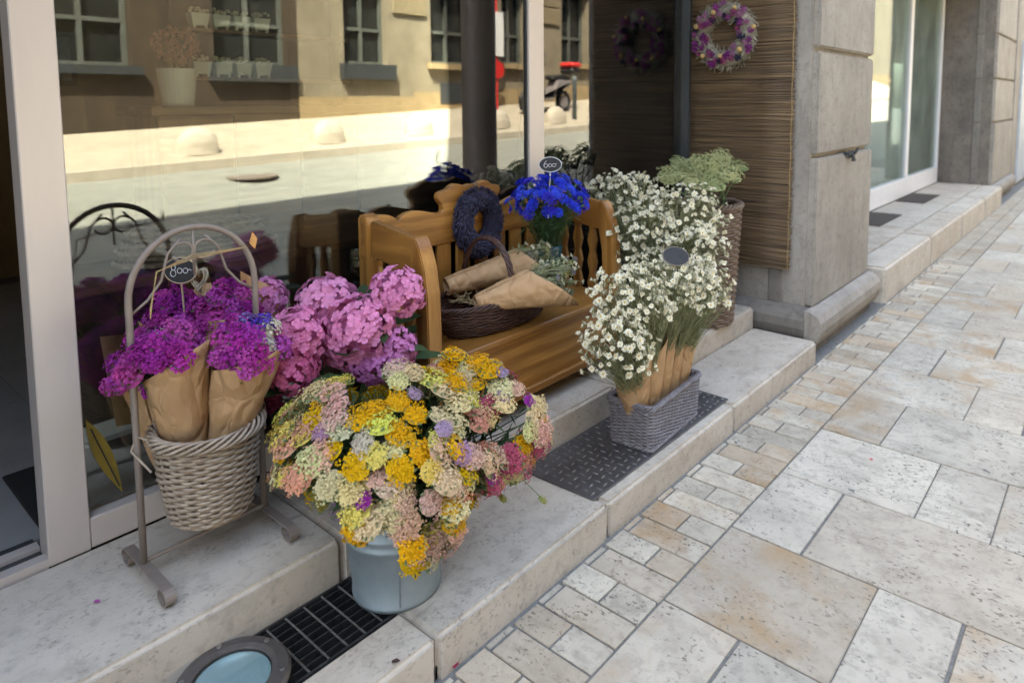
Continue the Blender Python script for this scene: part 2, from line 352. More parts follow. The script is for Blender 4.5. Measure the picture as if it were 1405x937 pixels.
fst = MB().box(5.38, 11.5, YK+.02, 2.2, -.1, .22).build('far_step', M_mortar); tag(fst, kind='structure')
for a, b in ((5.36, 6.9), (6.9, 8.45), (8.45, 10.0), (10.0, 11.5)): step_stone(a, b, YK, 1.55, -.05, .264, fst, bev=.02)
for a, b in ((5.2, 7.2), (7.2, 9.3), (9.3, 11.5)): step_stone(a, b, 1.551, 2.12, .1, .263, fst, bev=.004)
# ------------------------------------------------------------------ the street opposite (seen in the shop glass)
def zb(x): return .858+.04*max(min(x, 40), -15)
def terr(x, y): return zb(x)*min(max((-.4-y)/6.1, 0), 1)
def sheet(name, y0, y1, dz, m, nx=40, ny=6, x0=-15, x1=40):
    vs = []; fs = []
    for i in range(nx+1):
        for j in range(ny+1):
            X = x0+(x1-x0)*i/nx; Y = y0+(y1-y0)*j/ny; vs.append((X, Y, terr(X, Y)+dz))
    for i in range(nx):
        for j in range(ny): a = i*(ny+1)+j; fs.append((a, a+1, a+ny+2, a+ny+1))
    o = MB().add(vs, fs).build(name, m); tag(o, kind='structure'); return o
sheet('road', -.44, -4.5, -.012, M_road)
sheet('far_pavement', -4.5, -6.9, .09, M_oppave)
kb = MB()
kb.add([(X, Y, terr(X, -4.5)+dz) for X in (-15, 40) for Y, dz in ((-4.5, -.05), (-4.38, -.05), (-4.38, .09), (-4.5, .0905))], [(0, 1, 5, 4), (1, 2, 6, 5), (2, 3, 7, 6)])
tag(kb.build('far_kerb', M_limebol), kind='structure')
gm = MB().box(-90, 150, -120, 120, -1.2, -.35).build('ground', M_mortar); tag(gm, kind='structure')
ob = thing('town_house', (10, -6.6, 1.2), 'ochre plastered house with dark barred windows across the sunlit street', 'building')
YO = -6.52
wins = [(-4.3, -3.2), (-2.0, -.9), (.3, 1.4), (2.6, 3.75), (4.9, 6.13), (7.22, 8.18), (9.25, 10.35), (11.3, 12.1), (13.45, 14.5), (15.9, 16.9), (18.3, 19.3), (21, 22.1), (24, 25), (27, 28), (30, 31), (34, 35), (38, 39)]
XS = 6.3
dk_ = thing('shaded_house', (0, -6.6, .9), 'shaded house front across the street beside the ochre house, shade put into dark brown', 'building')  # shaded stretch of the row opposite, its shade put into the wall colour
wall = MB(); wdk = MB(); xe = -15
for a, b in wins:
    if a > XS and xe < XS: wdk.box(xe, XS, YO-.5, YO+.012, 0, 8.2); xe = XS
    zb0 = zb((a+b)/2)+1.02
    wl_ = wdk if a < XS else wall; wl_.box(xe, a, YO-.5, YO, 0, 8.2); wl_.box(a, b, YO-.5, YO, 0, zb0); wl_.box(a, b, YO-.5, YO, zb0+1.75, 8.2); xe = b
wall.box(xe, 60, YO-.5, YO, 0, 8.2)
wall.build('wall', M_plaster, ob); wdk.build('wall', M_shadefront, dk_)
MB().prism([(YO, 8.2), (YO+.28, 8.35), (YO+.28, 8.5), (YO-.5, 8.5), (YO-.5, 8.2)], 0, XS, 60).build('cornice', M_trim, ob)
pl = MB()
for i in range(22): X = XS+i*2.5; (pl.box(X, X+2.5, YO+.0, YO+.04, 0, zb(X+1.25)+.42) if X > XS-.2 else None)
pl.build('plinth', M_trim, ob)
for i, (a, b) in enumerate(wins):
    z0 = zb((a+b)/2)+1.02; z1 = z0+1.75
    fr = MB(); yw = YO-.20
    for q in ((a, a+.06), (b-.06, b), ((a+b)/2-.03, (a+b)/2+.03)): fr.box(*q, yw-.03, yw+.03, z0, z1)
    for q in (z0, z0+.62, z1-.06): fr.box(a, b, yw-.028, yw+.028, q, q+.06)
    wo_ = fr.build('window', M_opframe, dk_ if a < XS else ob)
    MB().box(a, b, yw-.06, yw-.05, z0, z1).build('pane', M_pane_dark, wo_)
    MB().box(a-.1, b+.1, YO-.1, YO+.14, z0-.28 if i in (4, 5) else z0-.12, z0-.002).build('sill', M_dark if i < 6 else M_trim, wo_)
    MB().box(a-.16, b+.16, YO, YO+.07, z1+.002, z1+.22).build('lintel', M_shadefront if a < XS else M_trim, wo_)
for (a0, b0), (a1_, b1_) in zip(wins[:-1], wins[1:]):
    if b0 < XS: continue
    z0 = zb((b0+a1_)/2)+1.02+.95
    for k in range(3): MB().box(b0+.12, a1_-.12, YO, YO+.05, z0+k*.42, z0+k*.42+.40).build('shade_ashlar_block', M_shade_ashlar, ob, bevel=.02)  # proud blocks whose darker colour stands for the overhang's shadow
for k in range(2):
    a = 9.44+k*9; v_ = MB().box(a, a+.62, YO+.041, YO+.06, 1.45+k*.3, 1.86+k*.3).build('cellar_vent', M_dark, ob)
for i, xx in enumerate((3.9, 5.8, 7.55, 9.47, 11.2)):
    zz = terr(xx, -4.85)+.09
    g = []; f_ = []; nu, nv = 14, 8
    for i in range(nu+1):
        u = -1+1.72*i/nu; k_ = math.sqrt(max(0, 1-abs(u)**2.6))
        for j in range(nv+1): t_ = math.pi*j/nv; g.append((xx+.29*u, -4.85+.17*k_*math.cos(t_), zz-.02+.36*k_*math.sin(t_)**.8))
    for i in range(nu):
        for j in range(nv): q_ = i*(nv+1)+j; f_.append((q_, q_+1, q_+nv+2, q_+nv+1))
    f_.append(tuple(nu*(nv+1)+j for j in range(nv+1)))
    o = MB().add(g, f_).build('stone_bollard', M_limebol)
    tag(o, 'low round-topped pale stone bollard along the kerb of the sunlit street', 'bollard', 'stone bollards across the street')
zz = terr(11.94, -4.92)+.09
o = MB().lathe([(0, 0), (.05, 0), (.05, .85), (.058, .86), (.058, .92), (.03, .95), (0, .95)], (11.94, -4.92, zz), 14).build('street_post', M_bluepost, smooth=True)
tag(o, 'slim blue-grey metal street post beside the parked scooter', 'post')
zz = terr(10.8, -6.2)+.09
rs = thing('road_sign', (10.8, -6.2, zz), 'round red road sign with white plate on a pole by the ochre house', 'sign')
MB().tube([(10.8, -6.2, zz), (10.8, -6.2, zz+2.4)], .035, 8).build('pole', M_red, rs)
MB().tube([(10.8, -6.16, zz+.85), (10.8, -6.14, zz+.85)], .19, 20).build('disc', M_red, rs)
MB().box(10.62, 10.98, -6.16, -6.14, zz+1.15, zz+2.1).build('plate', M_white, rs)
mh = MB().lathe([(0, 0), (.30, 0), (.30, -.02)], (4.1, -3.83, terr(4.1, -3.83)+.012), 20).build('manhole_cover', M_iron)
tag(mh, 'round dark manhole cover in the sunlit road', 'manhole cover')
lp = thing('added_column', (4.9, -.62, 0), 'thick dark column added at the edge of the road to darken a band of the glass', 'column')  # unseen column, added to block the bright street from the shop glass
MB().lathe([(0, 0), (.21, 0), (.21, .12), (.18, .16), (.175, 2.6), (.12, 2.8), (.06, 3.0), (.05, 4.6), (0, 4.6)], (4.9, -.62, -.02), 20).build('post', M_iron, lp, smooth=True)
MB().lathe([(.05, 0), (.14, .08), (.2, .42), (.22, .44), (.05, .6), (0, .62)], (4.9, -.62, 4.58), 12).build('column_cap', M_dark, lp)
def scooter(x, y):
    z = terr(x, y)+.10
    s = thing('motor_scooter', (x, y, z), 'silver motor scooter with a red and black top box parked across the street', 'scooter')
    for dx in (-.62, .62):
        wl = MB().tube([(x+dx+.21*math.cos(t), y, z+.25+.21*math.sin(t)) for t in [6.2832*i/18 for i in range(18)]], .05, 8, True).build('wheel', M_blackpl, s, smooth=True)
        MB().tube([(x+dx, y-.04, z+.25), (x+dx, y+.04, z+.25)], .14, 12).build('rim', M_paint, wl)
    MB().prism([(x-.42, z+.32), (x+.12, z+.26), (x+.2, z+.5), (x+.75, z+.62), (x+.80, z+.72), (x+.25, z+.74), (x+.10, z+.36), (x-.38, z+.40)], 1, y-.15, y+.15).build('body', M_paint, s, bevel=.03)
    MB().prism([(x-.42, z+.33), (x-.36, z+.33), (x-.44, z+.92), (x-.52, z+.92)], 1, y-.19, y+.19).build('leg_shield', M_paint, s, bevel=.02)
    MB().prism([(x+.08, z+.74), (x+.72, z+.73), (x+.78, z+.80), (x+.5, z+.86), (x+.12, z+.83)], 1, y-.14, y+.14).build('seat', M_blackpl, s, bevel=.03)
    MB().box(x+.72, x+1.08, y-.2, y+.2, z+.88, z+1.02).build('top_box', M_blackpl, s, bevel=.05)
    MB().box(x+.71, x+1.09, y-.21, y+.21, z+1.022, z+1.15).build('top_box_lid', M_red, s, bevel=.05)
    MB().tube([(x-.62, y, z+.25), (x-.50, y, z+.95), (x-.44, y, z+1.03)], .035, 8).build('fork', M_blackpl, s)
    MB().tube([(x-.36, y-.33, z+1.05), (x-.46, y-.1, z+1.04), (x-.46, y+.1, z+1.04), (x-.36, y+.33, z+1.05)], .018, 6).build('handlebar', M_blackpl, s)
    MB().prism([(x-.60, z+.92), (x-.44, z+.9), (x-.40, z+1.1), (x-.52, z+1.1)], 1, y-.12, y+.12).build('headlamp_cowl', M_blackpl, s, bevel=.03)
    for sy in (-1, 1):
        MB().tube([(x-.42, y+sy*.25, z+1.05), (x-.46, y+sy*.32, z+1.22), (x-.46, y+sy*.36, z+1.25)], [.008, .008, .05], 6).build('mirror', M_blackpl, s)
scooter(11.75, -5.6)
# ------------------------------------------------------------------ the shop building
sb = thing('shop_building', (4.6, 1.6, 0), 'grey sandstone shop building with large glazed fronts and rusticated pillars', 'building')
MB().box(-9, 40, 1.42, 9, 3.3, 9.0).build('upper_wall', M_wallup, sb)
MB().prism([(1.42, 8.7), (1.2, 8.85), (1.2, 9.1), (1.42, 9.1)], 0, -9, 40).build('cornice', M_trim, sb)
def pillar(x0, x1, yf, par, hook=False, dark=False, ztop=3.34, zs=(.26, 1.175, 1.805, 2.44)):
    mm = M_pillar
    core = MB().box(x0+.02, x1-.02, yf+.035, YG+.3, 0, ztop).build('pillar', M_pillar_dark if dark else M_pillar, par)
    core['label'] = 'rusticated grey sandstone pillar with a moulded base'
    for i in range(len(zs)):
        a = zs[i]; b = zs[i+1]-.022 if i+1 < len(zs) else ztop-.01
        e = .012 if i == 0 else 0
        MB().box(x0+.045-e, x1-e*0, yf-e, yf+.17, a, b).build('stone_block', mm, core, bevel=.012, seg=2)
        # reveal side: stepped jamb
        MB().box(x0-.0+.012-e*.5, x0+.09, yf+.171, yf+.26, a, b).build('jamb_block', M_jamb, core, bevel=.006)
    # moulded base: torus over a recessed plinth, running round front and reveal
    prof = [(0, .05), (.055, .05), (.085, .10), (.10, .15), (.098, .20), (.075, .24), (.02, .262), (0, .262)]
    MB().prism([(yf-.0-p_[0], p_[1]) for p_ in prof], 0, x0-.075, x1+.02).build('base_moulding', mm, core, smooth=False)
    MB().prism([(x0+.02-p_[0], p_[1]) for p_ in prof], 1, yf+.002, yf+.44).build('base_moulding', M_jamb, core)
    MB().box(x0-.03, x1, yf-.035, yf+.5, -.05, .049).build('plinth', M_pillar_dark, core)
    return core
p1 = pillar(4.03, 5.19, 1.392, sb)
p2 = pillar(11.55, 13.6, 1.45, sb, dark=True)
MB().box(13.6, 40, 1.432, 2.2, 0, 3.34).build('wall', M_pillar, sb)
MB().box(14.2, 16.0, 1.395, 1.431, .05, 2.5).build('door', M_bluedoor, sb)
MB().box(-9, -1.15, 1.45, 2.6, 0, 3.34).build('wall', M_pillar, sb)
hk = MB()
hk.tube([(4.60, 1.40, 1.150), (4.60, 1.36, 1.150), (4.62, 1.35, 1.165)], .012, 6); hk.tube([(4.66, 1.40, 1.135), (4.66, 1.355, 1.135), (4.66, 1.35, 1.10)], .015, 6); hk.tube([(4.72, 1.40, 1.150), (4.72, 1.36, 1.150), (4.74, 1.35, 1.18)], .012, 6); hk.box(4.58, 4.74, 1.37, 1.379, 1.125, 1.16)
hk.build('hook', M_dark, sb)['label'] = 'rusty iron hook on the pillar front'
# near shop window
wf = MB()
wf.box(.47, .57, 2.19, 2.27, ZU-.002, 3.3)
wfr = wf.build('shop_window', M_alu, sb, bevel=.003)
MB().box(.571, 3.97, 2.192, 2.262, ZU, .328).build('bottom_rail', M_alu, wfr, bevel=.003)
MB().box(2.465, 2.575, 2.215, 2.265, .3285, 3.3).build('mullion', M_alu, wfr, bevel=.003)
MB().box(3.965, 4.028, 2.18, 2.27, ZU, 3.3).build('side_post', M_dark, wfr)
MB().box(2.458, 2.4645, 2.228, 2.252, .33, 3.3).build('gasket', M_dark, wfr)
MB().box(.5705, .577, 2.228, 2.252, .33, 3.3).build('gasket', M_dark, wfr)
MB().box(.575, 2.462, 2.236, 2.244, .326, 3.3).build('pane', M_glass, wfr)
MB().box(2.574, 3.967, 2.236, 2.244, .326, 3.3).build('pane', M_glass, wfr)
MB().box(-1.15, -1.05, 2.19, 2.27, ZU, 3.3).build('door_jamb', M_alu, sb, bevel=.003)
for y0, z1, m_ in ((2.195, .262, M_alu), (2.235, .252, M_dark), (2.275, .262, M_alu), (2.315, .254, M_dark)):
    MB().box(-1.05, .47, y0, y0+.036, ZU-.01, z1).build('door_track', m_, sb)
# far shop window
ff = MB()
ff.box(9.55, 9.68, 2.13, 2.2, .50, 3.3); ff.box(11.42, 11.52, 2.13, 2.2, .262, 3.3); ff.box(5.2, 11.42, 2.13, 2.2, .263, .50)
ffr = ff.build('far_shop_window', M_white, sb, bevel=.004)
MB().box(5.2, 9.55, 2.16, 2.17, .5, 3.3).build('pane', M_glass2, ffr)
MB().box(9.68, 11.42, 2.16, 2.17, .5, 3.3).build('pane', M_glass2, ffr)
# interiors
fl = MB().box(-2.5, 4.03, 2.30, 7, .10, ZU-.006).build('shop_floor', M_mortar); tag(fl, kind='structure')
for i in range(6):
    for j in range(6):
        a = -2.4+i*.6+.12; b = 2.36+j*.6
        if a < 1.4: MB().box(a+.002, a+.598, b+.002, b+.598, ZU-.02, ZU-.001).build('floor_tile', M_tile, fl)
iw = MB(); iw.box(-2.6, -2.5, 2.4, 7, .1, 3.3); iw.box(-2.6, 4.03, 6.2, 6.3, .1, 3.3); iw.box(4.031, 4.06, 2.6, 6.3, .1, 3.3)
tag(iw.build('shop_interior_walls', M_inwall), kind='structure')
fi = MB(); fi.box(5.25, 11.6, 2.25, 6, .15, .26); fi.box(5.2, 11.6, 5.9, 6, .15, 3.3); fi.box(11.55, 11.6, 2.8, 6, .15, 3.3); fi.box(5.19, 5.24, 2.6, 6, .15, 3.3)
tag(fi.build('far_shop_interior', M_mint), kind='structure')
# ---- interior furniture behind the glass
cab = thing('display_cabinet', (2.1, 3.1, ZU), 'long dark brown wooden cabinet behind the shop glass', 'cabinet')
MB().box(.70, 3.7, 2.88, 3.32, .79, .825).build('top', M_brown_x, cab, bevel=.004)
for i in range(15): a = .72+i*.197; MB().box(a, a+.193, 2.91, 2.93, .30, .788).build('plank', M_brown, cab, bevel=.003)
MB().box(.72, 3.68, 2.905, 2.92, ZU, .298).build('baseboard', M_ceram, cab)
MB().box(.72, 3.68, 2.94, 3.30, ZU, .785).build('carcass', M_brown, cab)
tray = MB()
for i in range(6):
    zz = .832+i*.024; c = V((1.28+.02*math.sin(i*2), 3.1, zz)); a = .33-.012*i; b = .19-.006*i
    for k in range(6):
        s_ = 1-.13*k
        tray.tube([(c.x+a*s_*math.cos(t), c.y+b*s_*math.sin(t), zz+.014*(1-k*.25)) for t in [6.2832*q/36 for q in range(36)]], .010, 5, True)
tr = tray.build('woven_tray_stack', M_wick_l); tag(tr, 'stack of oval woven trays on the dark cabinet behind the glass', 'tray')
cn = thing('shop_counter', (2.1, 4.0, ZU), 'tall brown wooden shop counter carrying the white flower pot', 'counter')
MB().box(1.35, 3.4, 3.75, 4.25, 1.43, 1.475).build('top', M_counter, cn, bevel=.004)
for i in range(5): a = 1.4+i*.39; MB().box(a, a+.375, 3.79, 3.81, ZU, 1.428).build('panel', M_counter, cn, bevel=.004)
MB().box(1.4, 3.35, 3.812, 4.2, ZU, 1.425).build('carcass', M_brown, cn)
po = thing('flower_pot', (1.56, 3.95, 1.476), 'white tapered pot of pink dried flowers on the shop counter', 'flower pot')
MB().lathe([(0, 0), (.075, 0), (.10, .20), (.092, .20), (.07, .02), (0, .02)], (1.56, 3.95, 1.476), 24).build('pot', M_ceram, po, smooth=False)
pk = MB()
for q in fib(160, .4):
    p_ = V((1.56, 3.95, 1.80))+V((q.x*.12, q.y*.12, q.z*.10))*rnd.uniform(.7, 1)
    pk.tube([p_-V((0, 0, .012)), p_, p_+V((0, 0, .01))], [.003, .012, .003], 5)
pk.mi = 1
for i in range(24): q = rv(1); pk.tube([(1.56+q.x*.04, 3.95+q.y*.04, 1.66), (1.56+q.x*.1, 3.95+q.y*.1, 1.80)], .002, 3)
PKM = plain('dried_pink', (.50, .26, .20), None, 30, .8)
pk.build('dried_flowers', [PKM, M_straw], po)
sh = thing('wall_shelf', (2.2, 4.62, 1.6), 'wooden wall shelf behind the counter holding two rows of white planters', 'shelf')
for z_ in (1.655, 1.96): MB().box(1.85, 3.0, 4.5, 4.75, z_-.02, z_).build('board', M_counter, sh)
MB().box(1.85, 3.0, 4.752, 4.77, 1.4, 2.4).build('back_panel', M_brown, sh)
for r_ in range(2):
    for i in range(4):
        x_ = 1.96+i*.135; z_ = (1.656, 1.961)[r_]
        pl_ = thing('small_planter', (x_, 4.6, z_), 'small white footed planter on the '+('lower' if r_ == 0 else 'upper')+' board of the wall shelf', 'planter', 'white planters on the %s board' % ('lower' if r_ == 0 else 'upper'))
        b_ = MB()
        for a_, w0, w1 in (((0, .085), .045, .058),):
            b_.add([(x_+sx*w, 4.6+sy*w*.7, z_+h_) for h_, w in ((.022, w0), (.10, w1)) for sx, sy in ((-1, -1), (1, -1), (1, 1), (-1, 1))], [(0, 1, 2, 3), (4, 5, 6, 7), (0, 1, 5, 4), (1, 2, 6, 5), (2, 3, 7, 6), (3, 0, 4, 7)])
        for sx in (-1, 1): b_.box(x_+sx*.036-.008, x_+sx*.036+.008, 4.57, 4.63, z_, z_+.024)
        b_.build('box', M_ceram, pl_)
        g_ = MB()
        for k in range(14): g_.box(-.008, .008, -.008, .008, -.008, .008, Matrix.Translation((x_+rnd.uniform(-.05, .05), 4.6+rnd.uniform(-.03, .03), z_+.11+rnd.uniform(0, .025))))
        g_.build('flowers', M_white_petal, pl_)
pf = thing('picture_frame', (1.36, 5.9, 1.76), 'dark framed picture on the shop back wall', 'picture')
MB().box(1.36, 1.72, 6.16, 6.195, 1.62, 2.02).build('frame', M_brown, pf); MB().box(1.40, 1.68, 6.15, 6.159, 1.66, 1.98).build('picture', plain('picture_print', (.16, .17, .20), (.05, .04, .04), 6, .4), pf)
ps = MB().box(3.1, 3.35, 3.34, 3.5, ZU, 3.3).build('wooden_post', M_brown); tag(ps, 'dark brown wooden post standing inside the shop', 'post')
# far shop contents
tb = thing('draped_table', (8.6, 3.0, .26), 'table under a lavender cloth inside the far shop', 'table')
MB().box(7.6, 9.3, 2.6, 3.3, .27, .98).build('tablecloth', M_mint, tb); MB().box(7.55, 9.35, 2.55, 3.35, .981, 1.03).build('runner', M_cloth, tb)
for i, xx in enumerate((8.55, 8.8, 9.05)):
    o = MB().lathe([(0, 0), (.05, 0), (.05, .2), (.018, .30), (.018, .38), (0, .38)], (xx, 2.72, 1.031), 14).build('bottle', M_bottle, smooth=True); tag(o, 'dark glass bottle on the lavender table in the far shop', 'bottle', 'bottles in the far shop')
for i, (a, b) in enumerate(((7.1, 7.95), (9.0, 9.9))):
    o = MB().box(a, b, 1.79, 2.10, .2645, .272).build('doormat', M_brownmat); tag(o, 'flat dark brown doormat on the far step '+('beside the rusticated pillar' if i == 0 else 'below the white window mullion'), 'doormat')
o = MB().box(.50, 1.6, 2.38, 2.84, ZU, ZU+.012).build('doormat', M_rubber, bevel=.004); tag(o, 'black ribbed doormat just inside the open shop door', 'doormat')
# leaf sticker on the glass
lf = MB(); A = V((.588, 2.232, .60)); B = V((.668, 2.232, .345)); ax = (B-A); sd = V((ax.z, 0, -ax.x)).normalized()
pts = [(t, .021*math.sin(math.pi*t**.85)) for t in [i/12 for i in range(13)]]
out = [A+ax*t+sd*wd for t, wd in pts]+[A+ax*t-sd*wd for t, wd in pts[-2:0:-1]]
lf.prism([(p_.x, p_.z) for p_ in out], 1, 2.2335, 2.2355)
st_ = lf.build('leaf_sticker', M_stick); tag(st_, 'ochre yellow leaf shaped sticker low on the shop glass', 'sticker')
MB().tube([A+ax*.12-V((0, .0005, 0)), A+ax*.9-V((0, .0005, 0))], .0022, 4).build('midrib', M_board, st_)
# ------------------------------------------------------------------ reed screen and dried wreath
rs_ = thing('reed_screen', (3.99, 1.86, .48), 'brown reed mat hung on the side of the stone pillar', 'screen')
rd = MB(); z = .487
while z < 2.5:
    r = rnd.uniform(.0032, .0055); ys = [1.505+rnd.uniform(-.012, .006), 1.7, 1.9, 2.1, 2.232]
    rd.tube([(3.99+rnd.uniform(-.004, .004), y_, z+.02*(2.23-y_)*0+rnd.uniform(-.0025, .0025)) for y_ in ys], r, 5); z += r*1.72
tag(rd.build('reeds', M_reed, rs_, smooth=True), kind='stuff')
MB().box(4.0, 4.012, 1.53, 2.23, .49, 2.5).build('backing', M_brown, rs_)
for y_ in (1.512,):
    MB().tube([(3.983+.001*math.sin(i*2.5), y_+.002*math.sin(i), .485+i*.04) for i in range(50)], .0018, 4).build('thread', M_thread, rs_)
WC = V((3.965, 1.935, 1.895))
wr = thing('dried_flower_wreath', WC, 'round wreath of purple dried flowers and cream pods on the reed screen', 'wreath')
def ring_pt(c, ax1, ax2, nrm, Rr, rr, a, b):
    d = ax1*math.cos(a)+ax2*math.sin(a); return c+d*(Rr+rr*math.cos(b))+nrm*rr*math.sin(b), d
tw = MB(); NX = V((-1, 0, 0)); Y1 = V((0, 1, 0)); Z1 = V((0, 0, 1))
for i in range(760):
    a = rnd.uniform(0, 6.283); b = rnd.uniform(-.6, 3.7)
    p_, d = ring_pt(WC, Y1, Z1, NX, .150, .052, a, b); tang = -Y1*math.sin(a)+Z1*math.cos(a)
    dr = (tang*rnd.choice((1, .6))+rv(.8)+d*rnd.uniform(-.5, .8)).normalized()*rnd.uniform(.02, .045)
    tw.tube([p_, p_+dr*.5+rv(.004), p_+dr], [.0035, .003, .0015], 3)
for i in range(40): a = 6.283*i/40; pass
tw.tube([ring_pt(WC, Y1, Z1, NX, .150, 0, 6.283*i/36, 0)[0] for i in range(36)], .045, 8, True)
tag(tw.build('twig_ring', M_twig, wr), kind='stuff')
def pompon(name, n=46, r=.5, L=.5, m=M_petal):
    b = MB()
    for q in fib(n, .5):
        if q.z < -.45: continue
        t = q.orthogonal().normalized(); t = Quaternion(q, rnd.uniform(0, 6.3)) @ t; s_ = q.cross(t)
        c = q*r; e = q*(r+L*rnd.uniform(.7, 1.1))+rv(.12)
        b.add([c-s_*.10, c+s_*.10, e+s_*.2+t*.06, e-s_*.2-t*.06, (c+e)/2+t*.1], [(0, 1, 4), (1, 2, 4), (2, 3, 4), (3, 0, 4)])
    for q in fib(16): pass
    b.lathe([(0, -.4*r), (.7*r, -.2*r), (.85*r, .2*r), (.5*r, .75*r), (0, .9*r)], (0, 0, 0), 8)
    return b.mesh(name, m)
ME_pom = [pompon('dried_blossom_%d' % i) for i in range(2)]
ME_pod = MB().lathe([(0, -.5), (.35, -.4), (.55, 0), (.4, .4), (.12, .55), (0, .5)], (0, 0, 0), 10).mesh('pod', M_petal, smooth=True)
for i in range(58):
    a = 6.283*i/58+rnd.uniform(-.05, .05); b = rnd.choice((.9, 1.5, 2.1))+rnd.uniform(-.25, .25)
    p_, d = ring_pt(WC, Y1, Z1, NX, .150, .058, a, b); nrm = (NX*math.sin(b)+d*math.cos(b))
    if i % 8 == 3: inst('pod', ME_pod, wr, p_+nrm*.01, facing(nrm), .030, (.72, .52, .24))
    elif i % 7 == 2: inst('blossom', ME_pom[0], wr, p_, facing(nrm), .026, (.035, .035, .09))
    else: inst('blossom', rnd.choice(ME_pom), wr, p_, facing(nrm), rnd.uniform(.019, .029), rnd.choice(((.34, .07, .32), (.40, .12, .36), (.46, .22, .40), (.28, .05, .28), (.42, .10, .26))))
# ------------------------------------------------------------------ drain grate and ground light
gr = thing('drain_grate', (.75, 1.57, .06), 'dark galvanised drain grating set into the lower step', 'grate')
MB().box(-.5, 1.066, 1.455, 1.683, -.05, .028).build('channel', M_black, gr)
fr_ = MB(); fr_.box(-.5, 1.066, 1.456, 1.462, .033, .112); fr_.box(-.5, 1.066, 1.676, 1.682, .033, .112); fr_.box(1.06, 1.066, 1.463, 1.675, .033, .112); fr_.build('frame', M_grate, gr)
for i in range(7): y_ = 1.488+i*.029; MB().box(-.5, 1.058, y_, y_+.004, .05, .107).build('bearing_bar', M_grate, gr)
x_ = -.42; 
while x_ < 1.05: MB().tube([(x_, 1.463, .108), (x_, 1.57, .1085), (x_, 1.675, .108)], .003, 6).build('cross_bar', M_bright, gr); x_ += .0535
LC = V((.668, 1.562, .131))
gl = thing('ground_light', LC, 'round recessed ground light with a grey metal flange over the drain', 'light')
MB().lathe([(.088, .006), (.089, .011), (.1, .014), (.124, .011), (.131, .002), (.131, -.006), (.086, -.006), (.086, .006)], LC, 48).build('flange', M_flange, gl, smooth=False)
MB().lathe([(0, .0075), (.045, .0072), (.088, .006)], LC, 40).build('lens', M_lamp_glass, gl, smooth=True)
MB().lathe([(.0855, .001), (.078, -.008), (.03, -.014), (0, -.014)], LC, 32).build('reflector', M_refl, gl, smooth=True)
for k in range(6):
    a = k*1.047+.35; c = LC+V((.112*math.cos(a), .112*math.sin(a), .0125)); MB().lathe([(0, .003), (.006, .003), (.0075, -.003)], c, 10).build('screw', M_bright, gl)
# ------------------------------------------------------------------ tread plate mat
mt = thing('tread_plate_mat', (2.33, 1.5, ZL), 'grey metal tread plate mat with raised lozenges on the lower step', 'mat')
MB().add([(q[0], q[1], z_) for z_ in (ZL+.0005, ZL+.0075) for q in ((1.80, 1.672), (1.815, 1.345), (2.855, 1.343), (2.862, 1.668))], [(0, 1, 2, 3), (4, 5, 6, 7), (0, 1, 5, 4), (1, 2, 6, 5), (2, 3, 7, 6), (3, 0, 4, 7)]).build('plate', M_plate, mt, bevel=.0015)
lz = MB()
for i in range(28):
    for j in range(9):
        x_ = 1.842+i*.0368; y_ = 1.368+j*.0355
        if x_ > 2.845: continue
        a = math.radians(90 if (i+j) % 2 else 0)+math.radians(4)
        u = V((math.cos(a), math.sin(a), 0))*.0150; v_ = V((-math.sin(a), math.cos(a), 0))*.0042; c = V((x_, y_, ZL+.0074))
        lz.add([c-u, c+v_, c+u, c-v_, c+V((0, 0, .0042))-u*.5, c+V((0, 0, .0042))+u*.5], [(0, 3, 4), (3, 5, 4), (3, 2, 5), (2, 1, 5), (1, 4, 5), (1, 0, 4)])
tag(lz.build('lozenges', M_loz, mt), kind='stuff')
# ------------------------------------------------------------------ weaving
def weave(b, path, z0, z1, rows, n, amp, rad, sides=5, flat=1.0, jit=.0):
    """rows of strands passing in front of and behind n stakes; path(t, s) -> x, y, nx, ny"""
    m = n*3
    for r in range(rows):
        s = (r+.5)/rows; z = z0+(z1-z0)*s; pts = []
        for i in range(m):
            t = i/m; x, y, nx, ny = path(t, s)
            o = amp*math.cos(math.pi*n*t+math.pi*r)+rnd.uniform(-jit, jit)
            pts.append((x+nx*o, y+ny*o, z+rnd.uniform(-jit, jit)))
        b.tube(pts, rad, sides, True, flat)
def stakes(b, path, z0, z1, n, rad):
    for i in range(n):
        t = (i+.5)/n; pts = []
        for k in range(5):
            s = k/4; x, y, nx, ny = path(t, s); pts.append((x, y, z0+(z1-z0)*s))
        b.tube(pts, rad, 4)
def rim(b, path, s, z, count, rad, spread, twist, m=90):
    for c in range(count):
        ph = 6.283*c/count; pts = []
        for i in range(m):
            t = i/m; x, y, nx, ny = path(t, s); a = twist*6.283*t+ph
            pts.append((x+nx*spread*math.cos(a), y+ny*spread*math.cos(a), z+spread*math.sin(a)))
        b.tube(pts, rad, 5, True)
def round_path(c, r0, r1, bulge=0, ry=1.0, rot=0):
    def f(t, s):
        a = 6.2832*t; r = r0+(r1-r0)*s+bulge*math.sin(math.pi*s); x, y = r*math.cos(a), r*ry*math.sin(a)
        nx, ny = math.cos(a), math.sin(a); cr, sr = math.cos(rot), math.sin(rot)
        return c[0]+x*cr-y*sr, c[1]+x*sr+y*cr, nx*cr-ny*sr, nx*sr+ny*cr
    return f
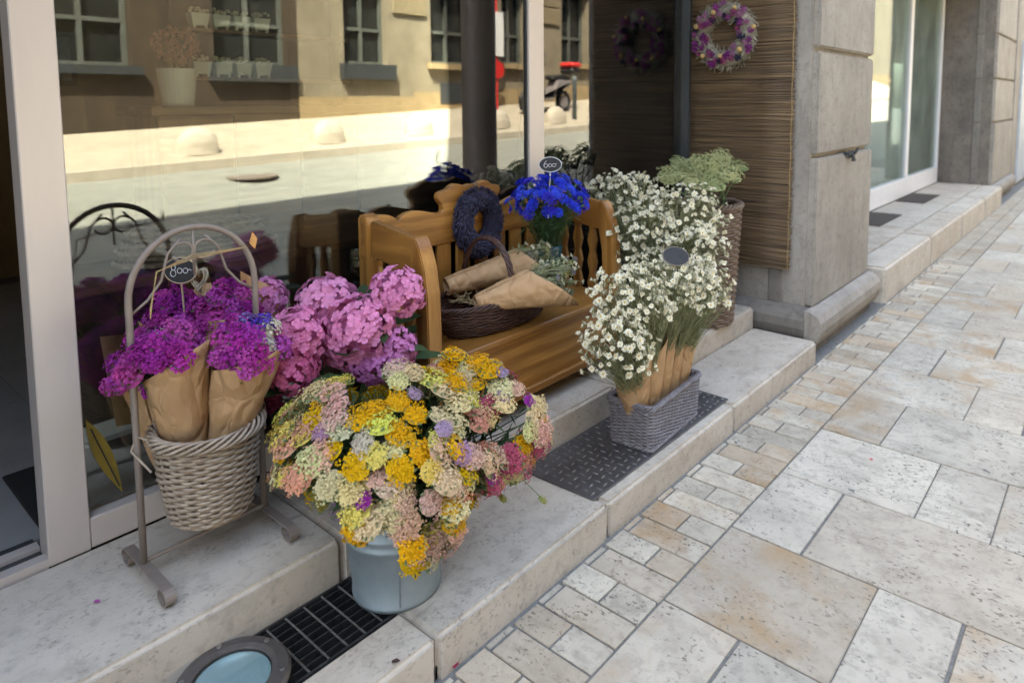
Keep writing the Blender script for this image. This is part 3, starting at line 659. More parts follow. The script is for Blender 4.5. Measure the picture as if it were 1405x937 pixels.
def rect_path(c, L, Wd, rc, flare, rot):
    segs = []; a, b = L/2-rc, Wd/2-rc
    per = [2*b, math.pi*rc/2, 2*a, math.pi*rc/2, 2*b, math.pi*rc/2, 2*a, math.pi*rc/2]; tot = sum(per)
    def f(t, s):
        d = (t % 1)*tot; k = 0
        while d > per[k] and k < 7: d -= per[k]; k += 1
        u = d/per[k]
        corners = [(a, b), (-a, b), (-a, -b), (a, -b)]
        if k == 0: x, y, nx, ny = a+rc, -b+2*b*u, 1, 0
        elif k == 2: x, y, nx, ny = a-2*a*u, b+rc, 0, 1
        elif k == 4: x, y, nx, ny = -a-rc, b-2*b*u, -1, 0
        elif k == 6: x, y, nx, ny = -a+2*a*u, -b-rc, 0, -1
        else:
            q = (k-1)//2; an = q*math.pi/2+u*math.pi/2; nx, ny = math.cos(an), math.sin(an); x, y = corners[q][0]+rc*nx, corners[q][1]+rc*ny
        g = 1+flare*s; x *= g; y *= 1+flare*1.6*s; cr, sr = math.cos(rot), math.sin(rot)
        return c[0]+x*cr-y*sr, c[1]+x*sr+y*cr, nx*cr-ny*sr, nx*sr+ny*cr
    return f
# ------------------------------------------------------------------ kraft cones, chalk signs
def kraft(par, base, mouth, r0, r1, cut=.12, th0=0.0, name='paper_wrap', nth=56, nz=22, flap=.0, pinch=.0, high=None):
    """rolled paper cone: slanting mouth, overlapping edge, soft creases; double walled"""
    base, mouth = V(base), V(mouth); ax = mouth-base; Ln = ax.length; az = ax.normalized(); a1 = az.orthogonal().normalized()
    if abs(az.z) < .95: a1 = (V((0, 0, 1))-az*az.z).normalized()
    a2 = az.cross(a1); sd = rnd.uniform(0, 99); vs = []; n1 = nth+1; fold = rnd.uniform(.42, .6)
    if high is not None: th0 = math.atan2(V(high).dot(a2), V(high).dot(a1))-3.3
    for lay in (0, 1):
        for i in range(nz+1):
            s = i/nz
            for j in range(n1):
                th = th0+6.2832*1.06*j/nth
                hs = s*(1+cut*math.cos(th-th0-3.3))
                r = (r0+(r1-r0)*hs**.85)
                r *= 1+.07*noise.noise(V((math.cos(th)*1.7, math.sin(th)*1.7, s*3.2+sd)))+.05*noise.noise(V((math.cos(th)*4, math.sin(th)*4, s*7+sd)))
                r += (.0022 if s > fold+.05*math.sin(th*1.3+sd) else 0)+.022*r*noise.noise(V((th*3.2, s*2.0, sd)))*(1-s)+.012*r*abs(noise.noise(V((th*5+s*6, s*9-th*2, sd+7))))
                r -= pinch*math.exp(-((s-.12)/.08)**2)
                r += .0035*(j/nth)-lay*.0012
                vs.append(base+az*hs*Ln+(a1*math.cos(th)+a2*math.sin(th))*r)
    L = (nz+1)*n1; fs = []
    for i in range(nz):
        for j in range(nth):
            a = i*n1+j; fs += [(a, a+1, a+n1+1, a+n1), (L+a, L+a+n1, L+a+n1+1, L+a+1)]
    for j in range(nth):
        a = nz*n1+j; fs += [(a, a+1, L+a+1, L+a), (j+1, j, L+j, L+j+1)]
    for i in range(nz):
        for j in (0, nth): a = i*n1+j; fs.append((a, a+n1, L+a+n1, L+a))
    return MB().add(vs, fs).build(name, M_kraft, par, smooth=True)
def chalk_sign(name, c, nrm, rx, rz, text, label, stick_to=None, rimm=M_rim):
    c = V(c); n_ = V(nrm).normalized(); a = V((0, 0, 1)).cross(n_).normalized(); u = n_.cross(a)   # a: reading direction
    t = thing(name, c, label, 'price sign')
    def P(x, y, d=0): return c+a*x+u*y+n_*d
    k = 40; b = MB(); b.add([P(rx*math.cos(q), rz*math.sin(q), d) for d in (-.003, .003) for q in [6.2832*i/k for i in range(k)]], [tuple(range(k)), tuple(range(k, 2*k))]+[(i, (i+1) % k, k+(i+1) % k, k+i) for i in range(k)])
    b.build('board', M_board, t)
    MB().tube([P(rx*math.cos(q), rz*math.sin(q), .001) for q in [6.2832*i/k for i in range(k)]], .0025, 6, True).build('rim', rimm, t)
    def stroke(pts, r=.0011): MB().tube([P(x*rx, y*rz, .0036) for x, y in pts], r, 4).build('chalk_mark', M_chalk, t)
    def loop(x, y, w_, h_, a0=0, a1=6.4, n=16): return [(x+w_*math.cos(a0+(a1-a0)*i/n), y+h_*math.sin(a0+(a1-a0)*i/n)) for i in range(n+1)]
    if text == '800':
        stroke(loop(-.42, .22, .13, .22, -1.5, 4.9)); stroke(loop(-.42, -.24, .17, .26, 1.57, 7.9)); stroke(loop(-.02, -.02, .15, .2)); stroke(loop(.34, .0, .15, .2)); stroke([(.5, .05), (.6, .12), (.72, .02)])
    if text == '600':
        stroke([(-.34, .5), (-.52, .2), (-.58, -.1)]+loop(-.4, -.16, .17, .26, 3.3, 9.4)); stroke(loop(-.02, -.12, .15, .22)); stroke(loop(.34, -.1, .16, .22)); stroke([(.5, .1), (.58, .12)])
    if stick_to is not None: MB().tube([P(0, -rz*.9, -.004), V(stick_to)], .0028, 6).build('stick', rimm, t)
    return t
# ------------------------------------------------------------------ flower meshes
def floret_head(name, R_, n, fr, dome, under=True, jag=.25, mats=(M_petal, M_umbel)):
    """flat umbel made of n tiny cupped florets over a spray of stalks"""
    b = MB(); lob = rnd.uniform(0, 6.3); k = rnd.choice((3, 4, 5)); sub = [(V((rnd.uniform(-.75, .75)*R_, rnd.uniform(-.75, .75)*R_, 0))) for _ in range(9)]
    subs = [(V((0, 0, 0)), .42, .1)]+[(V((.62*math.cos(a_), .62*math.sin(a_), 0))*R_*rnd.uniform(.85, 1.15), rnd.uniform(.28, .44), rnd.uniform(-.12, .14)) for a_ in [6.2832*k_/7+rnd.uniform(-.2, .2) for k_ in range(7)]]
    for i in range(n):
        if dome < .5:
            sc_, sr_, sh_ = subs[i % len(subs)]; u_ = math.sqrt(((i//len(subs))+.5)/(n/len(subs))); a = (i//len(subs))*2.399963+i
            p = sc_+V((math.cos(a), math.sin(a), 0))*sr_*R_*u_+rv(fr*1.0); r = min(R_, p.xy.length)
            p.z = dome*(1-(r/R_)**2)+sh_*R_+.42*sr_*R_*(1-u_*u_)+rnd.uniform(-1, 1)*fr*.4
        else:
            r = R_*math.sqrt((i+.5)/n); a = i*2.399963; rr = r*(1+.16*math.sin(k*a+lob))
            p = V((rr*math.cos(a), rr*math.sin(a), 0))+rv(fr*.45); p.z = dome*(1-(r/R_)**2)+rnd.uniform(-1, 1)*fr*.8
        nn = (V((p.x*.5, p.y*.5, R_*.75))+rv(R_*jag)).normalized(); t = nn.orthogonal().normalized(); t = Quaternion(nn, rnd.uniform(0, 6)) @ t; s_ = nn.cross(t); q = fr*rnd.uniform(.75, 1.15)
        ring = [p+(t*math.cos(x)+s_*math.sin(x))*q*(1 if j % 2 == 0 else .62)+nn*q*(.28 if j % 2 == 0 else .12) for j, x in enumerate([6.2832*j/8 for j in range(8)])]
        b.add([p-nn*q*.15]+ring, [(0, j+1, (j+1) % 8+1) for j in range(8)])
    if under:
        b.mi = 1
        for i in range(16):
            a = 6.2832*i/16+rnd.uniform(-.2, .2); r = R_*rnd.uniform(.45, .98); e = V((r*math.cos(a), r*math.sin(a), -fr*.6)); o_ = V((0, 0, -R_*.75)); b.tube([o_, o_+(e-o_)*.55+V((e.x, e.y, 0))*.08, e], [R_*.035, R_*.03, R_*.075], 4)
        b.mi = 0; b.add([V((R_*.86*math.cos(a), R_*.86*math.sin(a), -fr*2.6)) for a in [6.2832*j/12 for j in range(12)]]+[V((0, 0, dome-fr*2.6))], [(j, (j+1) % 12, 12) for j in range(12)])
    return b.mesh(name, list(mats))
def daisy(name, n=12, L=1.0, open_=.25, cr=.24):
    b = MB()
    for lay in (0, 1):
        for i in range(n):
            a = 6.2832*(i+.5*lay)/n+rnd.uniform(-.12, .12); d = V((math.cos(a), math.sin(a), 0)); s_ = V((-math.sin(a), math.cos(a), 0)); up = open_+rnd.uniform(-.35, .4)+.5*lay; l_ = L*rnd.uniform(.72, 1.12)*(1-.25*lay); wd = .2
            m_ = d*l_*.55+V((0, 0, up*l_*.45)); e = d*l_+V((0, 0, up*l_*.6)); c = d*.18+V((0, 0, .02+lay*.05))
            b.add([c-s_*.07, c+s_*.07, m_+s_*wd, e+s_*.07, e-s_*.07, m_-s_*wd], [(0, 1, 2, 5), (5, 2, 3, 4)])
    b.mi = 1; b.lathe([(cr, .06), (cr*.85, .2), (cr*.4, .28), (0, .29)], (0, 0, 0), 8)
    b.mi = 2; b.lathe([(.02, -.45), (.16, -.3), (.3, -.02), (.3, .06)], (0, 0, 0), 6)
    return b.mesh(name, [M_white_petal, M_yellow, M_sage])
def hydrangea(name, n=120):
    b = MB()
    for q in fib(n, .35):
        if q.z < -.8: continue
        t = q.orthogonal().normalized(); t = Quaternion(q, rnd.uniform(0, 6)) @ t; s_ = q.cross(t); nn = (q+rv(.45)).normalized(); t = (t-nn*t.dot(nn)).normalized(); s_ = nn.cross(t)
        p = q*rnd.uniform(.82, 1.12); sz = rnd.uniform(.15, .23)
        for k in range(4):
            a = k*math.pi/2; d = t*math.cos(a)+s_*math.sin(a); e = -t*math.sin(a)+s_*math.cos(a); cu = rnd.uniform(-.02, .10)
            b.add([p]+[p+d*sz*u_+e*sz*w_+nn*sz*h_ for u_, w_, h_ in ((.30, .30, .07), (.62, .50, .10+cu), (.90, .36, .05+cu), (1.04, 0, cu), (.90, -.36, .05+cu), (.62, -.50, .10+cu), (.30, -.30, .07))], [(0, 1, 2), (0, 2, 3), (0, 3, 4), (0, 4, 5), (0, 5, 6), (0, 6, 7)])
    b.lathe([(0, -.7), (.4, -.5), (.62, -.1), (.56, .3), (.32, .55), (0, .62)], (0, 0, 0), 12)
    return b.mesh(name, [M_petal, M_leaf])
def cornflower(name):
    b = MB()
    for lay, n, L in ((0, 9, 1.0), (1, 8, .8), (2, 7, .55)):
        for i in range(n):
            a = 6.2832*(i+.4*lay)/n+rnd.uniform(-.15, .15); d = V((math.cos(a), math.sin(a), 0)); s_ = V((-math.sin(a), math.cos(a), 0)); up = .35+.5*lay; e = d*L+V((0, 0, up*L)); m_ = d*L*.5+V((0, 0, up*L*.55))
            b.add([V((0, 0, 0)), m_+s_*.06, e+s_*.26+d*.1, e+s_*.08-d*.06, e+d*.16, e-s_*.08-d*.06, e-s_*.26+d*.1, m_-s_*.06], [(0, 1, 7), (1, 2, 3, 7), (7, 3, 4, 5), (7, 5, 6)])
    b.mi = 1; b.lathe([(0, -.75), (.2, -.6), (.24, -.3), (.12, .05), (0, .05)], (0, 0, 0), 7)
    return b.mesh(name, [M_petal, M_corn_stem])
ME_yar = [floret_head('yarrow_head_%d' % i, 1.0, 210, .082, .20) for i in range(5)]
ME_sta = [floret_head('statice_head_%d' % i, 1.0, 60, .20, .75, True, .55) for i in range(3)]
ME_dai = [daisy('daisy_%d' % i, 10+i, 1.0, .15+.2*i) for i in range(3)]+[daisy('daisy_bud', 7, .62, 1.0, .2)]
ME_hyd = [hydrangea('hydrangea_%d' % i, 190) for i in range(3)]
ME_cor = [cornflower('cornflower_%d' % i) for i in range(2)]
def stems(par, pairs, r, m, name='stems', leaf=0, ll=.05, mid=None):
    b = MB()
    for a, e in pairs:
        a, e = V(a), V(e); k = (a+e)/2+V((0, 0, .03))+rv(.012); b.tube([a, k, e], [r*1.2, r, r*.7], 4)
        for _ in range(leaf):
            t = rnd.uniform(.25, .92); p = a+(e-a)*t+V((0, 0, .03*math.sin(math.pi*t))); d = ((e-a).normalized()*.7+rv(.9)).normalized()*ll*rnd.uniform(.6, 1.2); s_ = d.cross(V((.3, .2, 1))).normalized()*ll*.1
            b.add([p, p+d*.5+s_, p+d, p+d*.5-s_], [(0, 1, 2, 3)])
    o = b.build(name, m, par); tag(o, kind='stuff'); return o
rh = V((rt.x, rt.y, 0)).normalized(); fh = V((fw.x, fw.y, 0)).normalized(); UP = V((0, 0, 1))
def ell(c, a, b, h, q): return c+rh*q.x*a+fh*q.y*b+UP*q.z*h
# ------------------------------------------------------------------ yarrow in the zinc bucket
BC = V((1.135, 1.545, ZL))
bk = thing('zinc_bucket', BC, 'grey zinc bucket on the lower step filled with yarrow', 'bucket')
MB().lathe([(0, .004), (.118, .004), (.118, 0), (.124, 0), (.126, .012), (.122, .016), (.139, .175), (.144, .179), (.144, .187), (.140, .191), (.1415, .205), (.146, .209), (.146, .217), (.142, .221), (.149, .28), (.153, .284), (.149, .289), (.143, .28), (.118, .02), (0, .02)], BC, 56).build('bucket_body', M_zinc, bk, smooth=False)
for p_ in bk.children[0].data.polygons: p_.use_smooth = True
sm = V((-.55, -.83, 0)).normalized()
MB().tube([BC+sm*.1235+UP*.015, BC+sm*.139+UP*.172], .0016, 4).build('seam', M_zinc, bk)
for s_ in (-1, 1):
    c = BC+V((.148*s_, 0, .255)); MB().tube([c+V((0, .03*math.cos(t), -.03*math.sin(t)))+V((.008*s_, 0, 0)) for t in [math.pi*i/8 for i in range(9)]], .004, 6).build('handle', M_zinc, bk)
ya = thing('yarrow_bouquet', BC+V((0, 0, .3)), 'large mixed bunch of yellow, cream and pink yarrow in the zinc bucket', 'flowers')
E1 = (at(527, 642, 1.79), .290, .22, .250); E2 = (at(655, 572, 2.02), .215, .19, .185)
GOLD, PALE, CREAM, SALM, PINK, DEEP, LILAC, MAG, WHT = (.78, .47, .012), (.76, .70, .17), (.76, .66, .38), (.72, .36, .25), (.76, .50, .41), (.52, .11, .21), (.48, .34, .52), (.36, .03, .36), (.66, .63, .48)
pairs = []
OUTL = [(378, 565), (380, 620), (376, 655), (435, 668), (442, 700), (462, 728), (498, 732), (522, 712), (545, 742), (562, 768), (600, 772), (632, 742), (645, 690), (665, 668), (700, 662), (722, 640), (755, 602), (750, 568), (722, 532), (690, 508), (640, 488), (590, 478), (548, 486), (534, 512), (505, 530), (455, 522), (428, 514), (398, 538)]
def in_outline(p):
    d = p-CAM; z_ = d.dot(fw); x_, y_ = CX+F*d.dot(rt)/z_, CY+F*d.dot(dn)/z_
    if ((x_-668)/48)**2+((y_-600)/19)**2 < 1 or ((x_-600)/34)**2+((y_-556)/13)**2 < 1 or ((x_-520)/26)**2+((y_-528)/14)**2 < 1: return False
    c_ = False; j = len(OUTL)-1
    for i in range(len(OUTL)):
        (xi, yi), (xj, yj) = OUTL[i], OUTL[j]
        if (yi > y_) != (yj > y_) and x_ < (xj-xi)*(y_-yi)/(yj-yi)+xi: c_ = not c_
        j = i
    return c_
def inside(p, E, k=1.0):
    d = p-E[0]; return (d.dot(rh)/E[1])**2+(d.dot(fh)/E[2])**2+(d.z/E[3])**2 < k
for ei, (E, n) in enumerate(((E1, 385), (E2, 245))):
    for q in fib(n, .25):
        k = 1+.16*noise.noise(q*2.4+V((ei*9, 0, 0)))+rnd.uniform(-.05, .05)
        p = ell(*E, q*k)
        if q.z < -.88 or (q.y > .55 and q.z < .2): continue
        if inside(p, (E2, E1)[ei], .8): continue
        if not in_outline(p): continue
        if (p-E1[0]).dot(rh) < -.06 and (p-E1[0]).z < -.085-.95*((p-E1[0]).dot(rh)+.28): continue
        rel = (p-E1[0]).dot(rh); hgt = (p-E1[0]).z
        if rel > .22: pal = [DEEP]*4+[PINK]*3+[SALM]*2+[GOLD]*3+[CREAM]*3+[LILAC]
        elif ei == 1: pal = [GOLD]*5+[PALE]*4+[CREAM]*4+[PINK]+[DEEP]
        elif rel < -.12 and hgt > .02: pal = [PALE]*4+[CREAM]*3+[GOLD]*2+[SALM]
        elif hgt < -.08: pal = [GOLD]*3+[PALE]*2+[SALM]*3+[PINK]*2+[CREAM]*2 if rel > -.1 else [GOLD]*5+[PALE]*3
        else: pal = [CREAM]*4+[GOLD]*6+[PALE]*4+[CREAM]*3+[PINK]*4+[SALM]*1+[GOLD]*2+[WHT]*2
        if rnd.random() < .06: pal = [LILAC, MAG]
        sel = noise.noise(p*7.5)*.5+.5+rnd.uniform(-.09, .09); c_ = pal[int(len(pal)*((sel*2.6) % 1.0)) % len(pal)]; c_ = tuple(min(.82, x*rnd.uniform(.88, 1.08)) for x in c_)
        nn = (rh*q.x+fh*q.y+UP*(q.z*.8+.55)+rv(.42)).normalized()
        inst('flower_head', rnd.choice(ME_yar), ya, p, facing(nn), rnd.uniform(.030, .047)*(.7 if c_[2] > .3 and c_[1] < .4 else 1), c_)
        pairs.append((BC+V((rnd.uniform(-.08, .08), rnd.uniform(-.08, .08), .24)), p-nn*.03))
stems(ya, pairs, .0022, M_leaf, leaf=7, ll=.07)
for px, py in ((745, 685), (690, 683)):
    p = at(px, py, 1.95); inst('flower_head', ME_yar[0], ya, p, facing(V((.3, -.5, .8))), .016, (.45, .45, .15)); pairs = [(p+V((-.08, .05, .06)), p)]
    stems(ya, pairs, .0015, M_umbel, 'stem')
# ------------------------------------------------------------------ pink hydrangea behind it
HC = V((1.22, 1.88, ZU))
hy = thing('hydrangea_plant', HC, 'pink mophead hydrangea in a dark pot behind the yarrow', 'hydrangea')
MB().lathe([(0, 0), (.09, 0), (.12, .22), (.125, .22), (.125, .235), (.11, .235), (.1, .2), (0, .2)], HC, 28).build('pot', M_dark, hy)
pairs = []
for px, py, dp, dia, c_ in ((410, 462, 2.05, .150, (.70, .21, .43)), (400, 503, 2.02, .135, (.66, .15, .35)), (448, 418, 2.18, .165, (.68, .27, .50)), (492, 452, 2.12, .185, (.70, .24, .47)), (478, 470, 2.16, .15, (.66, .22, .44)), (541, 480, 2.16, .125, (.58, .20, .46)), (515, 492, 2.13, .135, (.54, .18, .47)), (545, 402, 2.2, .150, (.72, .25, .49)), (362, 412, 2.2, .125, (.62, .22, .48)), (372, 545, 2.15, .10, (.30, .03, .13))):
    p = at(px, py, dp); nn = (p-HC-V((0, 0, .2))); nn = (nn.normalized()+V((-.3, -.5, .2))).normalized()
    inst('flower_head', rnd.choice(ME_hyd), hy, p, facing(nn), (dia/2*1.12, dia/2*1.08, dia/2*1.02), tuple(min(.8, x*1.15+.03) for x in c_)); pairs.append((HC+V((0, 0, .2)), p))
stems(hy, pairs, .004, M_leaf, leaf=0)
lv = MB()
for i in range(34):
    q = fib(34, .3)[i]; p = HC+V((0, 0, .42))+V((q.x*.2, q.y*.17, q.z*.14)); d = (V((q.x, q.y, q.z*.4))+rv(.4)).normalized()*.12; s_ = d.cross(UP).normalized()*.042
    lv.add([p, p+d*.4+s_+UP*.008, p+d*.8+s_*.6, p+d*1.05-UP*.01, p+d*.8-s_*.6, p+d*.4-s_+UP*.008, p+d*.5-UP*.008], [(0, 1, 6), (1, 2, 6), (2, 3, 6), (3, 4, 6), (4, 5, 6), (5, 0, 6)])
tag(lv.build('leaves', M_leaf, hy), kind='stuff')
# ------------------------------------------------------------------ plant stand with its basket
SX0, SX1, SY = .617, .947, 1.935
sd_ = thing('plant_stand', (.78, SY, ZU), 'taupe metal plant stand with an arched top and scrolled feet', 'plant stand')
zs_ = .985; R_ = (SX1-SX0)/2; cx_ = (SX0+SX1)/2
MB().tube([(SX0, SY, ZU+.045), (SX0, SY, .6), (SX0, SY, zs_)]+[(cx_-R_*math.cos(t), SY, zs_+.178*math.sin(t)) for t in [math.pi*i/20 for i in range(1, 20)]]+[(SX1, SY, zs_), (SX1, SY, .6), (SX1, SY, ZU+.045)], .0088, 10).build('arch', M_iron, sd_, smooth=True)
MB().tube([(SX0, SY, ZU+.052), (SX1, SY, ZU+.052)], .006, 8).build('crossbar', M_iron, sd_)
for X in (SX0, SX1):
    pr = []
    for sgn, y_ in ((1, SY+.10), (-1, SY-.145)):
        cur = [(y_+sgn*.026*math.sin(t), ZU+.0255+.0195*math.cos(t)) for t in [5.0*i/14 for i in range(15)]]
        pr.append(cur)
    line = pr[0][::-1]+pr[1]; b = MB(); k = len(line); th = .004
    vs = []; 
    for i, (y_, z_) in enumerate(line):
        d = V((line[min(i+1, k-1)][0]-line[max(i-1, 0)][0], line[min(i+1, k-1)][1]-line[max(i-1, 0)][1])).normalized(); n_ = V((-d.y, d.x))
        for o_ in (-.5, .5):
            for xx in (-.013, .013): vs.append((X+xx, y_+n_.x*th*o_, z_+n_.y*th*o_))
    fs = []
    for i in range(k-1):
        a = i*4; fs += [(a, a+1, a+5, a+4), (a+2, a+6, a+7, a+3), (a, a+4, a+6, a+2), (a+1, a+3, a+7, a+5)]
    fs += [(0, 2, 3, 1), (k*4-4, k*4-3, k*4-1, k*4-2)]
    b.add(vs, fs).build('foot', M_iron, sd_)
scr = []
for s in (-1, 1):
    scr.append([(cx_+s*(R_-.002), SY, .955), (cx_+s*.12, SY, .985), (cx_+s*.085, SY, 1.03), (cx_+s*.065, SY, 1.10), (cx_+s*.03, SY, 1.138)])
    scr.append([(cx_+s*(.028+.026*math.cos(t)), SY, 1.098+.026*math.sin(t)) for t in [.8+5.2*i/16 for i in range(17)]])
scr.append([(cx_, SY, 1.16), (cx_, SY, 1.03)])
for q in scr: MB().tube(q, .0038, 6).build('scroll', M_iron, sd_, smooth=True)
BK = (cx_, SY-.03)
wb = thing('willow_basket', (BK[0], BK[1], .37), 'round bleached willow basket hung in the plant stand', 'basket')
pth = round_path(BK, .098, .127, .005)
b = MB(); weave(b, pth, .375, .60, 25, 24, .0046, .0050, 5, 1.0, .0012); tag(b.build('weave', M_wick_l, wb, smooth=True), kind='stuff')
b = MB(); stakes(b, pth, .372, .61, 24, .0032); tag(b.build('stakes', M_wick_l, wb), kind='stuff')
b = MB(); rim(b, round_path(BK, .134, .134), 1, .612, 6, .0046, .0135, 5); tag(b.build('rim', M_wick_l, wb, smooth=True), kind='stuff')
MB().lathe([(0, 0), (.097, 0), (.097, .012), (0, .012)], (BK[0], BK[1], .368), 24).build('bottom', M_wick_l, wb)
for s in (-1, 1):
    c = V((BK[0]+s*.140, BK[1], .61)); MB().tube([c+V((-.004*s, 0, -.02)), c+V((.012*s, 0, .02)), V((cx_+s*R_, SY, .635)), V((cx_+s*(R_+.014), SY, .60)), c+V((.012*s, -.02, -.06))], .003, 6).build('hanger', M_wick_l, wb)
PUR = ((.46, .04, .38), (.56, .08, .47), (.36, .025, .33), (.62, .09, .44))
def statice(label, base, mouth, r1, tilt, n, th0, extra=None, cols=PUR, cut=.07, spread=1.0, paper=True, high=None, sz=(.024, .034)):
    t = thing('statice_bouquet', base, label, 'bouquet', 'statice bouquets in the stand basket')
    base, mouth = V(base), V(mouth)
    if paper: kraft(t, base, mouth, .034, r1, cut, th0, high=high)
    az = (mouth-base).normalized(); a1 = az.orthogonal().normalized(); a2 = az.cross(a1); prs = []
    for i in range(n):
        r = r1*1.02*math.sqrt((i+.5)/n)*spread; a = i*2.4+rnd.uniform(-.3, .3); d = a1*math.cos(a)+a2*math.sin(a)
        p = mouth+d*r*1.08+az*(.06*(1-(r/r1)**2)+rnd.uniform(-.02, .045))+az*.006+V(tilt)*(.3+.7*r/r1)
        nn = (az+d*1.1*r/r1+rv(.25)).normalized(); c_ = rnd.choice(cols)
        if extra and i in extra: c_ = extra[i]
        inst('flower_spray', rnd.choice(ME_sta), t, p, facing(nn), rnd.uniform(*sz), tuple(x*rnd.uniform(.85, 1.1) for x in c_)); prs.append((base+az*.1+d*.01, p-nn*.012))
    stems(t, prs, .0016, M_leaf, leaf=1, ll=.03); return t
Wh = (.70, .68, .62); Vi = (.13, .05, .50)
statice('magenta statice in the kraft cone beside the stand post, a little white in it', at(262, 650, 1.90), at(240, 492, 1.84), .084, (-.03, 0, -.005), 44, 0, {3: Wh, 5: Wh}, cut=.15, high=rh)
statice('magenta statice with violet and white sprays in a kraft cone', at(303, 650, 1.93), at(338, 488, 1.90), .084, (.0, 0, 0), 40, 0, {0: Vi, 1: Vi, 2: Wh, 3: (.28, .2, .55), 4: Wh, 5: Vi, 7: Wh, 8: Vi, 10: Wh, 13: Wh, 15: Wh}, cut=.13, high=rh)
statice('magenta statice spilling sideways past the left post of the stand', at(235, 640, 2.02), at(206, 505, 1.99), .078, (-.03, -.01, -.02), 34, 2.9)
statice('deep purple statice at the back of the basket under the chalk sign', at(258, 630, 2.08), at(236, 448, 2.10), .080, (0, 0, 0), 30, 1.0, high=-rh, cut=.12)
statice('deep purple statice at the back of the basket beside the heart ornament', at(292, 630, 2.08), at(310, 440, 2.06), .080, (0, 0, 0), 32, .4)
# loose flaps of kraft paper standing behind the bouquets
kp = thing('kraft_sheet', at(200, 560, 2.1), 'loose folded kraft paper standing behind the statice bouquets', 'paper')
for q in (((137, 462), (160, 585), (215, 575), (205, 452)), ((232, 370), (225, 470), (310, 470), (285, 368)), ((330, 372), (330, 470), (395, 470), (382, 395))):
    pts = [at(x_, y_, 2.12+.03*i) for i, (x_, y_) in enumerate(q)]; n_ = (pts[1]-pts[0]).cross(pts[2]-pts[0]).normalized()*.0008
    g = []; 
    for lay in (-1, 1):
        for i in range(7):
            for j in range(7):
                u, v_ = i/6, j/6; p = pts[0].lerp(pts[3], u).lerp(pts[1].lerp(pts[2], u), v_); g.append(p+n_*lay+n_.normalized()*.012*math.sin(u*3.1)*(1-v_))
    f_ = []
    for lay in (0, 49):
        for i in range(6):
            for j in range(6): a = lay+i*7+j; f_.append((a, a+1, a+8, a+7))
    MB().add(g, f_).build('sheet', M_kraft, kp, smooth=True)
FN = -fw.copy(); FN.z = .12
chalk_sign('price_sign', at(248, 371, 2.02), FN+rh*-.1, .050, .037, '800', 'black oval chalk price sign reading 800 on a stick above the purple statice', at(258, 480, 2.08))
# wicker heart and raffia string with tag
ho = thing('wicker_heart', at(272, 380, 2.03), 'small grey woven twig heart hanging from the stand arch', 'ornament')
b = MB(); hc = at(273, 382, 2.03)
for k in range(9):
    s_ = .6+.05*k; ph = rnd.uniform(-.2, .2)
    b.tube([hc+rh*(.024*s_*math.sin(t)**3*1.05)+UP*(.042*s_*(13*math.cos(t)-5*math.cos(2*t)-2*math.cos(3*t)-math.cos(4*t))/16)+FN*.008*math.sin(3*t+ph+k) for t in [6.2832*i/28 for i in range(28)]], .0022, 4, True)
tag(b.build('twigs', M_twig, ho), kind='stuff')
MB().tube([hc+UP*.025, V((cx_, SY-.012, 1.06))], .001, 4).build('string', M_twig, ho)
rs2 = thing('raffia_tie', (SX1, SY, 1.09), 'raffia string with an orange card tag tied across the stand arch', 'tag')
pA, pB = V((SX0+.045, SY-.012, 1.00)), V((SX1-.028, SY-.012, 1.085))
for k in range(3): MB().tube([pA+V((0, 0, -.06+.01*k)), pA+V((.02, -.003*k, .06)), (pA+pB)/2+V((-.02, -.004, .035+.006*k)), pB], .0013, 4).build('raffia', M_straw, rs2)
pc = pB+V((.02, -.004, .018)); MB().add([pc+rh*.0+UP*.024, pc+rh*.014+UP*.004, pc+rh*.006-UP*.026, pc-rh*.010-UP*.008, pc+UP*.024+FN*.001, pc+rh*.014+UP*.004+FN*.001, pc+rh*.006-UP*.026+FN*.001, pc-rh*.010-UP*.008+FN*.001], [(0, 1, 2, 3), (4, 5, 6, 7), (0, 1, 5, 4), (1, 2, 6, 5), (2, 3, 7, 6), (3, 0, 4, 7)]).build('card', M_tag, rs2)
# ------------------------------------------------------------------ bench
BX0, BX1, BYF, BYB = 1.462, 2.615, 1.79, 2.175
be = thing('storage_bench', ((BX0+BX1)/2, 1.98, ZU), 'honey pine storage bench with scalloped backrest by the shop window', 'bench')
SZ = .60
MB().box(BX0+.09, BX1-.09, BYF+.012, BYF+.034, .352, SZ-.026).build('front_panel', M_pine, be, bevel=.002)
MB().box(BX0+.092, BX1-.092, BYF-.004, BYF+.04, .318, .351).build('skirting', M_pine, be, bevel=.004)
MB().box(BX0+.02, BX1-.02, BYF-.014, BYB-.02, SZ-.024, SZ).build('seat', M_pine, be, bevel=.005)
MB().box(BX0+.03, BX1-.03, BYF+.05, BYB-.03, .33, .345).build('bottom_board', M_pine, be)
for X in (BX0+.02, BX1-.04): MB().box(X, X+.02, BYF+.06, BYB-.04, .32, SZ-.026).build('side_panel', M_pine_y, be, bevel=.002)
MB().box(BX0+.06, BX1-.06, BYB-.035, BYB-.018, .33, SZ-.026).build('back_panel', M_pine, be)
